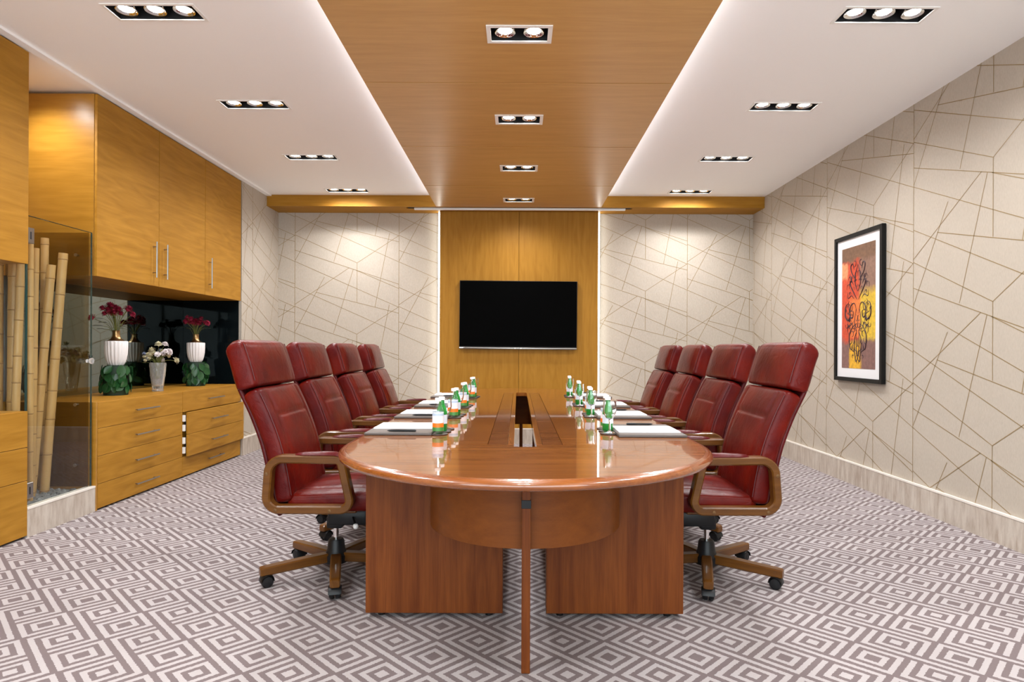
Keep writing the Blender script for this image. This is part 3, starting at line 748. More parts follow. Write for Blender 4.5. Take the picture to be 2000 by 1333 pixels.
# near cupboard at the left edge of the frame
NY = 3.763
t = thing('near_wall_cupboard', (0, 0, 0), 'oak wall cupboard cut off by the left edge of the photo', 'cupboard')
MB().box(XN - 0.3, XL - 0.024, 1.31, NY - 0.002, UZ, ZC - 0.03).build('carcass', M['oak_side'], t, smooth=0)
for a, c in ((1.31, 2.13), (2.13, 2.95), (2.95, NY)):
    MB().rbox(XL - 0.02, XL, a + 0.002, c - 0.001, UZ - 0.001, ZC - 0.022, 0.0015, 1).build('door', M['oak_y'], t, smooth=0)
t = thing('near_drawer_unit', (0, 0, 0), 'oak drawer unit cut off by the left edge of the photo', 'drawer unit')
MB().box(XN - 0.3, XL - 0.022, 1.31, NY - 0.002, 0.02, WZ).build('carcass', M['oak_side'], t, smooth=0)
MB().box(XN, XL - 0.05, 1.33, NY - 0.02, 0.0005, 0.0195).build('plinth', M['blackmatt'], t, smooth=0)
for a, c in ((1.31, 2.62), (2.62, NY)):
    zs = [0.012, 0.345, 0.545, WZ]
    for i in range(3):
        MB().rbox(XL - 0.02, XL, a + 0.002, c - 0.001, zs[i] + 0.0015, zs[i + 1] - 0.0015, 0.0015, 1).build('drawer', M['oak_y'], t, smooth=0)
o = tag(MB().box(XN - 0.25, XL - 0.012, NY - 0.012, NY - 0.002, WZ, UZ).build('side_glass', M['glass'], smooth=0), 'clear glass pane closing the gap of the near cupboard', 'glass pane')
MB().box(XL - 0.0118, XL - 0.004, NY - 0.012, NY - 0.002, WZ + 0.001, UZ - 0.001).build('glass_edge', M['glassedge'], o, smooth=0)

# niche: kerb, gravel, glass door, smoked pane, bamboo
KZ = 0.18
t = thing('kerb', (XL, 4.067, 0), 'travertine kerb at the foot of the bamboo niche', 'kerb')
MB().box(-0.05, -0.002, NY - 4.067 + 0.001, 4.370 - 4.067, 0.0, KZ - 0.012).build('kerb_stone', M['stone'], t, smooth=0)
MB().box(-0.052, 0.0, NY - 4.067 + 0.001, 4.370 - 4.067, KZ - 0.012, KZ).build('kerb_lit_top', M['stone_lit_top'], t, smooth=0)  # same painted highlight along the top of the kerb
pb = MB(); rnd = random.Random(5)
pb.box(-3.945, XL - 0.055, NY + 0.001, 4.369, 0.001, 0.156)
for i in range(900):
    x, y = rnd.uniform(-3.92, XL - 0.07), rnd.uniform(NY + 0.035, 4.32)
    r = rnd.uniform(0.010, 0.022); rings = []
    q = Matrix.Rotation(rnd.uniform(0, 6.28), 3, 'Z') @ Matrix.Rotation(rnd.uniform(-.5, .5), 3, 'X')
    sx, sy, sz = rnd.uniform(.8, 1.5) * r, rnd.uniform(.7, 1.1) * r, rnd.uniform(.4, .8) * r
    for th in (0.5, 1.2, 1.9, 2.6):
        rings.append([tuple(q @ Vector((sx * math.sin(th) * math.cos(k * 1.047), sy * math.sin(th) * math.sin(k * 1.047), -sz * math.cos(th))) + Vector((x, y, 0.158 + rnd.uniform(0, .008)))) for k in range(6)])
    pb.loft(rings)
o = tag(pb.build('gravel', M['pebble']), 'grey gravel bed around the bamboo poles', 'gravel'); o['kind'] = 'stuff'

GX = XL - 0.022
t = thing('glass_door', (GX, NY, KZ), 'clear glass door of the bamboo niche with clear knob and steel hinges', 'glass door')
MB().box(-0.005, 0.005, 0.006, 0.585, 0.003, 1.765).build('pane', M['glass'], t, smooth=0)
MB().box(-0.005, 0.005, 0.5855, 0.588, 0.003, 1.765).build('pane_edge', M['glassedge'], t, smooth=0)
MB().box(-0.005, 0.005, 0.006, 0.585, 1.7655, 1.768).build('pane_edge', M['glassedge'], t, smooth=0)
for z in (0.05, 1.60):
    h = MB().rbox(-0.013, 0.013, 0.003, 0.058, z, z + 0.095, 0.002, 1).build('hinge', M['steel'], t)
    MB().box(0.0131, 0.0145, 0.026, 0.034, z + 0.025, z + 0.07).build('hinge_slot', M['blackmatt'], h, smooth=0)
kb = MB().lathe([(0.0, 0.0), (0.012, 0.001), (0.010, 0.018), (0.020, 0.026), (0.021, 0.040), (0.0, 0.047)], 16, cap0=False, cap1=False)
kb.xf(Matrix.Translation((0.0055, 0.535, 0.875)) @ Matrix.Rotation(R(90), 4, 'Y')); kb.build('knob', M['crystal'], t)
t = thing('glass_screen', (-3.27, 4.338, 0.13), 'smoked glass pane held on studs against the oak panels', 'glass pane')
MB().box(-0.29, 0.284, -0.004, 0.004, 0.052, 1.815).build('pane', M['smoked'], t, smooth=0)
for z in (0.20, 0.62, 1.66):
    mb = MB().lathe([(0.0, 0.0), (0.011, 0.0), (0.011, 0.006), (0.006, 0.007), (0.006, 0.033), (0.0, 0.033)], 12, cap0=False, cap1=False)
    mb.xf(Matrix.Translation((0.20, -0.011, z)) @ Matrix.Rotation(R(-90), 4, 'X')); mb.build('stud', M['steel'], t)

def bamboo(bx, by, tx, ty, h, r, label, seed):
    rn = random.Random(seed)
    z0 = 0.10
    t = thing('bamboo_pole', (bx, by, z0), label, 'bamboo pole', 'bamboo poles in the niche')
    d = Vector((tx - bx, ty - by, h)); ln = d.length; d.normalize()
    q = Vector((0, 0, 1)).rotation_difference(d).to_matrix().to_4x4()
    prof = []; nodes = []; z = 0.0; k = rn.uniform(0.06, 0.2)
    prof.append((r, 0.0))
    while k < ln - 0.03:
        prof += [(r * 0.97, k - 0.02), (r * 1.0, k - 0.006), (r * 0.94, k), (r * 1.01, k + 0.008), (r * 0.98, k + 0.03)]
        nodes.append(k); k += rn.uniform(0.17, 0.26)
    prof += [(r * 0.97, ln), (r * 0.72, ln), (r * 0.70, ln - 0.03), (0.0, ln - 0.03)]
    MB().lathe(prof, 16, cap0=True, cap1=False).xf(q).build('culm', M['bamboo'], t)
    for k in nodes:
        MB().lathe([(r * 0.95, k - 0.003), (r * 1.06, k - 0.001), (r * 1.06, k + 0.003), (r * 0.95, k + 0.005)], 16, cap0=False, cap1=False).xf(q).build('node', M['bamboonode'], t)
# poles, from the ones seen through the near cupboard to the leaning pair by the glass
bamboo(-3.202, 4.22, -3.104, 4.26, 1.69, 0.028, 'leaning bamboo pole nearest the vases, tallest of the leaning pair', 1)
bamboo(-3.235, 4.15, -3.125, 4.18, 1.60, 0.026, 'leaning bamboo pole behind the glass, shorter of the leaning pair', 2)
bamboo(-3.262, 4.285, -3.238, 4.27, 1.795, 0.024, 'straight bamboo pole reaching highest beside the leaning pair', 3)
bamboo(-3.19, 4.10, -3.175, 4.11, 1.70, 0.020, 'straight bamboo pole in front of the highest pole', 4)
bamboo(-3.09, 3.96, -3.10, 3.97, 1.72, 0.016, 'thin straight bamboo pole next to the steel hinge', 5)
bamboo(-3.215, 3.97, -3.165, 3.98, 1.74, 0.024, 'slightly tilted bamboo pole seen beside the dark glass edge', 6)
bamboo(-3.285, 4.06, -3.275, 4.06, 1.78, 0.034, 'thickest bamboo pole seen through the near cupboard gap', 7)
bamboo(-3.375, 4.05, -3.375, 4.05, 1.82, 0.030, 'bamboo pole at the very left edge of the photo', 8)

# ================================================================== vases on the worktop
def leaf_mesh(w, l, curl=0.25, n=5):
    """pointed leaf lying along +y from the origin, face up, slightly cupped"""
    mb = MB(); rows = []
    for i in range(n + 1):
        t = i / n; hw_ = w / 2 * math.sin(math.pi * min(1, t * 0.92 + 0.06)) ** 0.8
        z = curl * l * (t * t) * 0.5
        rows.append([(-hw_, t * l, z - abs(hw_) * 0.25 * -1), (0, t * l, z), (hw_, t * l, z + hw_ * 0.25)])
    vs = [p for r in rows for p in r]; fs = []
    for i in range(n):
        for j in range(2): fs.append((i * 3 + j, i * 3 + j + 1, i * 3 + j + 4, i * 3 + j + 3))
    return mb.add(vs, fs)

def leaf_plinth(loc, label, seed):
    t = thing('leaf_plinth', loc, label, 'plinth', 'leaf covered plinths')
    MB().lathe([(0.086, 0.0), (0.090, 0.05), (0.087, 0.15), (0.080, 0.235), (0.0, 0.24)], 20, cap1=False).build('core', M['leafcore'], t)
    rn = random.Random(seed)
    base = leaf_mesh(0.082, 0.120, 0.06).build('leaf', M['leaf'], t, smooth=60, fix=False)
    first = True
    for row in range(5):
        for k in range(9):
            a = 2 * math.pi * (k + 0.5 * (row % 2)) / 9 + rn.uniform(-.12, .12)
            z = 0.232 - row * 0.046 + rn.uniform(-.012, .012)
            rr = 0.091 + rn.uniform(0, .005)
            # leaf hangs down the outside: local y -> down, local z -> outwards
            q = Matrix(((-math.sin(a), 0, math.cos(a)), (math.cos(a), 0, math.sin(a)), (0, -1, 0))).to_3x3()
            q = q @ Matrix.Rotation(rn.uniform(-.95, .95), 3, 'Z') @ Matrix.Rotation(rn.uniform(-.02, .14), 3, 'X') @ Matrix.Rotation(rn.uniform(-.22, .22), 3, 'Y')
            o = base if first else link_copy(base, t)
            first = False
            o.matrix_local = Matrix.Translation((rr * math.cos(a), rr * math.sin(a), max(z, 0.09))) @ q.to_4x4() @ Matrix.Scale(min(rn.uniform(.62, .88), max(z, 0.09) / 0.132), 4)
    return t

def ribbed_vase(loc, label):
    t = thing('ribbed_vase', loc, label, 'vase', 'white ribbed vases')
    rib = lambda a, z: 1 + (0.085 * abs(math.cos(9 * a)) - 0.06 if 0.004 < z < 0.192 else -0.02)
    MB().lathe([(0.052, 0.0), (0.056, 0.006), (0.063, 0.02), (0.072, 0.05), (0.079, 0.09), (0.082, 0.14), (0.082, 0.191), (0.080, 0.195), (0.05, 0.196)], 108, rib=rib).build('body', M['ceramic'], t, smooth=50)
    MB().lathe([(0.064, 0.1962), (0.058, 0.200), (0.040, 0.213), (0.031, 0.230), (0.027, 0.250), (0.027, 0.272), (0.029, 0.280), (0.026, 0.280), (0.024, 0.255), (0.0, 0.25)], 28, cap0=True, cap1=False).build('neck', M['gold'], t)
    return t

def bloom_mesh(r, petals, rn, flat=0.6):
    mb = MB()
    for i in range(petals):
        a = 2.39996 * i; el = R(80) * (1 - i / petals) + R(-12)
        d = Vector((math.cos(a) * math.cos(el), math.sin(a) * math.cos(el), math.sin(el) * flat))
        s = Vector((-math.sin(a), math.cos(a), 0)); u = d.cross(s)
        w = r * 0.42
        c = d * r * 0.55; tip = d * r * rn.uniform(.9, 1.1)
        mb.add([d * r * 0.1, c - s * w * .5 + u * w * .2, tip - s * w * .35, tip + s * w * .35, c + s * w * .5 + u * w * .2], [(0, 1, 2, 3, 4)])
    mb.lathe([(0.0, -r * .3), (r * .45, -r * .15), (r * .5, r * .15), (r * .25, r * .4), (0.0, r * .45)], 8, cap0=False, cap1=False)
    return mb

def bouquet(loc, label, heads, base_mat, bloom_r, leaves, seed, stem_r=0.002, start_z=-0.02):
    rn = random.Random(seed)
    t = thing('bouquet', loc, label, 'bouquet', 'flower bouquets')
    kinds = {}
    for (x, y, z, mk, sc) in heads:
        h = Vector((x, y, z)); p0 = Vector((x * 0.12, y * 0.12, start_z)); p1 = Vector((x * 0.35, y * 0.35, z * 0.45))
        MB().tube(catmull([p0, p1, h], 4), stem_r, 5).build('stem', M['stem'], t)
        if mk not in kinds:
            kinds[mk] = bloom_mesh(bloom_r, 34, rn, 0.95).build('bloom', M[mk], t, smooth=60, fix=False); o = kinds[mk]
        else: o = link_copy(kinds[mk], t)
        d = Vector((x, y, max(z * 0.8, 0.05))).normalized()
        o.matrix_local = Matrix.Translation(h) @ Vector((0, 0, 1)).rotation_difference(d).to_matrix().to_4x4() @ Matrix.Scale(sc, 4)
    base = None
    for (x, y, z, s, az) in leaves:
        if base is None: base = leaf_mesh(0.030, 0.06, -0.3).build('leaf', M['leafdark'], t, smooth=60, fix=False); o = base
        else: o = link_copy(base, t)
        MB().tube([(x * .15, y * .15, start_z), (x * .6, y * .6, z * .8), (x, y, z)], 0.0014, 4).build('leaf_stalk', M['stem'], t)
        o.matrix_local = Matrix.Translation((x, y, z)) @ Matrix.Rotation(az - math.pi / 2, 4, 'Z') @ Matrix.Rotation(R(10), 4, 'X') @ Matrix.Scale(s, 4)
    return t

for i, (y, lab) in enumerate(((5.05, 'nearer the bamboo'), (6.30, 'nearer the red chairs'))):
    leaf_plinth((-3.25, y, WZ), 'round plinth covered in glossy green leaves, %s' % lab, 3 + i)
    ribbed_vase((-3.25, y, WZ + 0.2405), 'white ribbed vase with bronze neck on leafy plinth, %s' % lab)
rn = random.Random(8)
# left bouquet spreads wide, right bouquet is a tight dome
hd = [(-0.085, -0.03, .175, 'crimson', 1.0), (-0.05, 0.0, .20, 'crimson', 1.1), (-0.02, -0.03, .195, 'crimson', 1.05), (-0.07, 0.04, .15, 'crimson', 1.0), (-0.03, -0.05, .155, 'crimson', 1.1),
      (0.005, 0.02, .165, 'crimson', 1.0), (0.01, -0.04, .145, 'crimson', 1.0), (-0.05, -0.06, .13, 'crimson', .9), (0.085, 0.01, .17, 'crimson', 1.25), (0.105, 0.03, .13, 'crimson', 1.0),
      (-0.165, -0.04, .10, 'crimson', 1.0), (0.06, 0.05, .18, 'crimson', .8), (-0.06, 0.02, .175, 'crimson', 1.0), (-0.015, 0.01, .18, 'crimson', 1.1), (0.03, -0.02, .17, 'crimson', .9), (-0.04, 0.03, .135, 'crimson', .95), (0.015, 0.03, .135, 'crimson', .9)]
lv = [(-0.075, -0.04, .095, 1.1, R(190)), (-0.08, 0.0, .065, 1.2, R(170)), (-0.065, -0.06, .035, 1.3, R(200)), (-0.085, -0.02, .012, 1.0, R(180)), (0.05, -0.03, .03, 1.1, R(-30)), (0.08, 0.0, .07, 1.0, R(0)), (0.02, -0.06, .10, 1.0, R(-70)), (0.03, 0.05, .19, .8, R(60)), (-0.02, 0.07, .08, 1, R(110))]
bouquet((-3.25, 5.05, WZ + 0.2405 + 0.278), 'loose crimson flowers with dark leaves, in the vase nearer the bamboo', hd, None, 0.033, lv, 21)
hd = [(rn.uniform(-.085, .115), rn.uniform(-.07, .07), rn.uniform(.10, .165), 'crimson', rn.uniform(.85, 1.2)) for _ in range(17)]
lv = [(-0.08, -0.03, .07, 1.0, R(190)), (0.09, -0.02, .055, 1.3, R(-10)), (0.08, -0.05, .08, 1.1, R(-40)), (-0.06, 0.05, .06, 1.0, R(140)), (0.06, 0.05, .07, 1.0, R(40))]
bouquet((-3.25, 6.30, WZ + 0.2405 + 0.278), 'dome of crimson flowers in the vase nearer the red chairs', hd, None, 0.031, lv, 22)

# cut crystal vase
t = thing('crystal_vase', (-3.18, 5.515, WZ), 'cut crystal vase on the worktop between the two white vases', 'vase')
rib = lambda a, z: 1 + (0.04 * (0.5 + 0.5 * math.cos(8 * a + z * 60)) * (0.5 + 0.5 * math.cos(z * 140)) if z > 0.03 else 0)
pr = [(0.045, 0.0), (0.046, 0.006), (0.041, 0.016), (0.044, 0.03)] + [(0.044 + 0.022 * math.sin((z - .03) / .22 * 1.45), z) for z in [0.03 + 0.22 * k / 26 for k in range(1, 27)]] + [(0.061, 0.252), (0.058, 0.235), (0.036, 0.05), (0.0, 0.045)]
MB().lathe(pr, 64, rib=rib, cap1=False).build('cut_body', M['crystal'], t, smooth=40)
rn = random.Random(4)
hd = []
for k in range(30):
    a = rn.uniform(0, 6.28); q = rn.uniform(.02, .15); z = 0.075 + rn.uniform(-.05, .035) - q * q * 1.6 + (0.055 if (0.02 < q * math.cos(a) < 0.11) else 0)
    x = q * math.cos(a)
    mk = 'petalwhite' if x > 0.03 and z > 0.06 else rn.choice(['petalcream', 'petalcream', 'petalblue', 'petalwhite'] if abs(x) < .1 else ['petalblue', 'petalblue', 'petalcream'])
    hd.append((x, q * .7 * math.sin(a), z, mk, rn.uniform(.7, 1.15)))
lv = [(-0.12, -0.02, .0, .8, R(190)), (0.02, -0.05, .06, 1.1, R(-60)), (-0.14, 0.03, .03, .8, R(170)), (0.1, -.04, .02, .9, R(-20)), (0.0, .05, .05, 1, R(90))]
bouquet((-3.18, 5.515, WZ + 0.252), 'posy of white, cream and grey-blue flowers in the crystal vase', hd, None, 0.030, lv, 23, 0.0016, -0.14)

# ================================================================== conference table
TZ = 0.75
RC, Y1, Y2 = 0.763, 2.65, 5.62      # end radius and centres of the two rounded ends
t = thing('conference_table', (TABLE_X, 0, 0), 'long round-ended conference table in polished red-brown timber with open centre slot', 'table')
EB = 0.030                          # bullnose width
ri = RC - EB
outline = []
for k in range(49): a = math.pi + math.pi * k / 48; outline.append((math.cos(a), math.sin(a), 0, Y1))
for k in range(12): outline.append((1, 0, 0, Y1 + (Y2 - Y1) * (k + 1) / 13))
for k in range(49): a = math.pi * k / 48; outline.append((math.cos(a), math.sin(a), 0, Y2))
for k in range(12): outline.append((-1, 0, 0, Y2 - (Y2 - Y1) * (k + 1) / 13))
rings = []
for nx, ny, cx, cy in outline:
    ring = []
    for k in range(9):
        b_ = math.pi / 2 - math.pi * k / 8
        ring.append((cx + nx * (ri + EB * math.cos(b_)), cy + ny * (ri + EB * math.cos(b_)), TZ - 0.019 + 0.019 * math.sin(b_)))
    ring.append((cx + nx * (ri - 0.0), cy + ny * (ri - 0.0), TZ - 0.038))
    rings.append(ring)
rings.append(rings[0])
MB().loft(rings, False, False).build('edge_moulding', M['table_edge'], t, smooth=50)
g = 0.0007
def arc(y, sgn, n=40):
    pts = []
    for k in range(n + 1):
        a = math.pi + math.pi * k / n if sgn < 0 else math.pi * k / n
        pts.append((ri * math.cos(a) * 0.9995, y + ri * math.sin(a) * 0.9995))
    return pts
YS1, YS2 = 2.605, 5.665             # cross joints of the top
SL, IN = 0.047, 0.157               # half width of slot, half width of inlay zone
front = [p for p in arc(Y1, -1) if p[1] < YS1 - 0.004]
xs_ = math.sqrt(ri ** 2 - (Y1 - YS1) ** 2) * 0.9995
poly = [(-xs_, YS1 - g)] + front + [(xs_, YS1 - g), (SL, YS1 - g), (SL, YS1 - 0.045), (SL * .6, YS1 - 0.055), (-SL * .6, YS1 - 0.055), (-SL, YS1 - 0.045), (-SL, YS1 - g)]
MB().prism(poly, TZ - 0.032, TZ).build('end_top', M['table_x'], t, smooth=0)
poly2 = [(-x, Y1 + Y2 - y) for x, y in poly]
MB().prism(poly2, TZ - 0.032, TZ).build('end_top', M['table_x'], t, smooth=0)
def side_poly(s):
    k1 = math.sqrt(ri ** 2 - (Y1 - YS1) ** 2) * 0.9995
    p = [(s * (IN + g), YS1 + g), (s * k1, YS1 + g), (s * ri * .9995, Y1), (s * ri * .9995, Y2), (s * k1, YS2 - g), (s * (IN + g), YS2 - g)]
    return p if s > 0 else p[::-1]
for s in (-1, 1):
    MB().prism(side_poly(s), TZ - 0.032, TZ).build('side_top', M['table_x'], t, smooth=0)
    cuts = [YS1, 3.46, 4.14, 4.82, YS2]
    for a, c in zip(cuts[:-1], cuts[1:]):
        MB().rbox(min(s * (SL + .027), s * (IN - g)), max(s * (SL + .027), s * (IN - g)), a + .0012, c - .0012, TZ - 0.032, TZ - 0.0006, 0.0012, 1).build('inlay_panel', M['table_in'], t, smooth=0)
    MB().rbox(min(s * SL, s * (SL + .0255)), max(s * SL, s * (SL + .0255)), YS1 + .0012, YS2 - .0012, TZ - 0.045, TZ + 0.0005, 0.0012, 1).build('slot_rail', M['table_y'], t, smooth=0)
ZU = TZ - 0.0385
for (y0, y1) in ((2.66, 2.75), (5.24, 5.33)):
    for s in (-1, 1):
        x0, x1 = sorted((s * 0.093, s * 0.677))
        p = MB().rbox(x0, x1, y0, y1, 0.022, ZU, 0.002, 1).build('pedestal', M['ped_z'], t, smooth=0)
        for fx in (x0 + 0.06, x1 - 0.06):
            for fy in ((y0 + y1) / 2,):
                MB().lathe([(0.016, 0.0), (0.016, 0.0215)], 12, c=(fx, fy, 0)).build('foot', M['black'], p)
for cy, s in ((Y1, -1), (Y2, 1)):
    rings = []
    for k in range(41):
        a = math.pi * k / 40 * s
        c_, s_ = math.cos(a), math.sin(a)
        rings.append([(r_ * c_, cy + r_ * s_, z_) for r_, z_ in ((0.397, 0.428), (0.397, ZU), (0.379, ZU), (0.379, 0.428))])
    MB().loft(rings).build('drum_apron', M['drum'], t, smooth=40)
    yb = cy + s * 0.420
    p = MB().rbox(-0.0155, 0.0155, yb - 0.022, yb + 0.022, 0.0005, ZU, 0.002, 1).build('support_post', M['ped_z'], t, smooth=0)
    MB().rbox(-0.0172, 0.0172, yb - 0.024, yb + 0.024, 0.585, 0.615, 0.001, 1).build('bracket', M['black'], p, smooth=0)

# ================================================================== chairs
class Path2:
    def __init__(s, pts, per=10):
        s.p = catmull([(x, 0, z) for x, z in pts], per); s.l = [0.0]
        for a, c in zip(s.p[:-1], s.p[1:]): s.l.append(s.l[-1] + (c - a).length)
        s.len = s.l[-1]
    def at(s, d):
        d = min(max(d, 0), s.len)
        for i in range(len(s.l) - 1):
            if d <= s.l[i + 1] + 1e-9:
                k = (d - s.l[i]) / max(1e-9, s.l[i + 1] - s.l[i]); q = s.p[i].lerp(s.p[i + 1], k)
                a, c = s.p[max(i - 1, 0)], s.p[min(i + 2, len(s.p) - 1)]
                tg = (c - a).normalized(); return q, tg
        return s.p[-1], (s.p[-1] - s.p[-2]).normalized()
def cushion(pts, W, T, r_end, r_c, puff, ns=30, groove=None, K=24, r_top=None):
    path = Path2(pts); rings = []; r_top = r_top or r_end
    ends = lambda r: [(r * (1 - math.cos(R(90) * k / 5)), r * (1 - math.sin(R(90) * k / 5))) for k in range(6)]
    st = ends(r_end); st1 = ends(r_top)
    mid = [(r_end + (path.len - r_end - r_top) * k / ns, 0) for k in range(1, ns)]
    st = st + mid + [(path.len - a, c) for a, c in reversed(st1)]
    for d, inset in st:
        q, tg = path.at(d); n = Vector((tg.z, 0, -tg.x))
        u = d / path.len; w = W / 2 - inset; rc = min(r_c, w * .9, (T - 2 * inset) * .49)
        ring = []
        pf = puff * max(0.0, math.sin(math.pi * min(1, max(0, u)))) ** 0.5
        for k in range(K + 1):
            tt = -1 + 2 * k / K; y = tt * (w - rc)
            z = -inset + pf * (1 - tt ** 4)
            if groove: z -= groove(u, tt) * (1 if inset < r_end * .5 else 0)
            ring.append(q + n * z + Vector((0, y, 0)))
        for k in range(1, 5):
            a = R(90) * k / 4; ring.append(q + n * (-inset - rc + rc * math.cos(a)) + Vector((0, w - rc + rc * math.sin(a), 0)))
        for k in range(0, 5):
            a = R(90) * k / 4; ring.append(q + n * (-T + inset + rc - rc * math.sin(a)) + Vector((0, w - rc + rc * math.cos(a), 0)))
        for k in range(1, 4): ring.append(q + n * (-T + inset) + Vector((0, (w - rc) * (1 - 2 * k / 4), 0)))
        for k in range(0, 5):
            a = R(90) * k / 4; ring.append(q + n * (-T + inset + rc - rc * math.cos(a)) + Vector((0, -(w - rc) - rc * math.sin(a), 0)))
        for k in range(0, 4):
            a = R(90) * k / 4; ring.append(q + n * (-inset - rc + rc * math.sin(a)) + Vector((0, -(w - rc) - rc * math.cos(a), 0)))
        rings.append([tuple(p) for p in ring])
    return MB().loft(rings)
def rounded_loop(corners, radii, n=7):
    """closed xz loop with rounded corners"""
    P = [Vector((x, 0, z)) for x, z in corners]; out = []
    m_ = len(P)
    for i in range(m_):
        a, c, d = P[i - 1], P[i], P[(i + 1) % m_]
        u, v = (a - c).normalized(), (d - c).normalized()
        ang = u.angle(v); tl = radii[i] / math.tan(ang / 2)
        s0, s1 = c + u * tl, c + v * tl
        ctr = c + (u + v).normalized() * (radii[i] / math.sin(ang / 2))
        for k in range(n + 1):
            w = s0.lerp(s1, k / n) - ctr
            out.append(ctr + w.normalized() * radii[i])
    return out
def band_loop(path, y, wy, th, r=0.006):
    """closed flat-section band along an xz loop (outer face = path)"""
    rings = []; m_ = len(path)
    cen = sum(path, Vector()) / m_
    for i in range(m_):
        tg = (path[(i + 1) % m_] - path[i - 1]).normalized(); n = Vector((tg.z, 0, -tg.x))
        if n.dot(path[i] - cen) < 0: n = -n
        hw_ = wy / 2
        sec = [(-hw_ + r, 0), (hw_ - r, 0), (hw_, -r), (hw_, -th + r), (hw_ - r, -th), (-hw_ + r, -th), (-hw_, -th + r), (-hw_, -r)]
        rings.append([tuple(path[i] + n * b_ + Vector((0, y + a_, 0))) for a_, b_ in sec])
    rings.append(rings[0])
    return MB().loft(rings, False, False)

def g_back(u, tt):
    v = 0.009 * math.exp(-((u - 0.73) / 0.018) ** 2) * (1 if abs(tt) < 0.8 else 0)
    v += 0.005 * math.exp(-((abs(tt) - 0.80) / 0.03) ** 2) * (1 if u < 0.97 else 0)
    if u < 0.73: v += 0.003 * math.exp(-((tt - 0.0) / 0.03) ** 2) * 0
    return v
def g_head(u, tt): return 0.003 * math.exp(-((abs(tt) - 0.86) / 0.03) ** 2)
def g_seat(u, tt):
    return 0.006 * math.exp(-((abs(tt) - 0.74) / 0.03) ** 2) * (1 if 0.12 < u else 0) + 0.006 * math.exp(-((u - 0.12) / 0.014) ** 2) * (1 if abs(tt) < .74 else 0) \
        + 0.004 * noise.noise(Vector((u * 4, tt * 3, 1.3)))

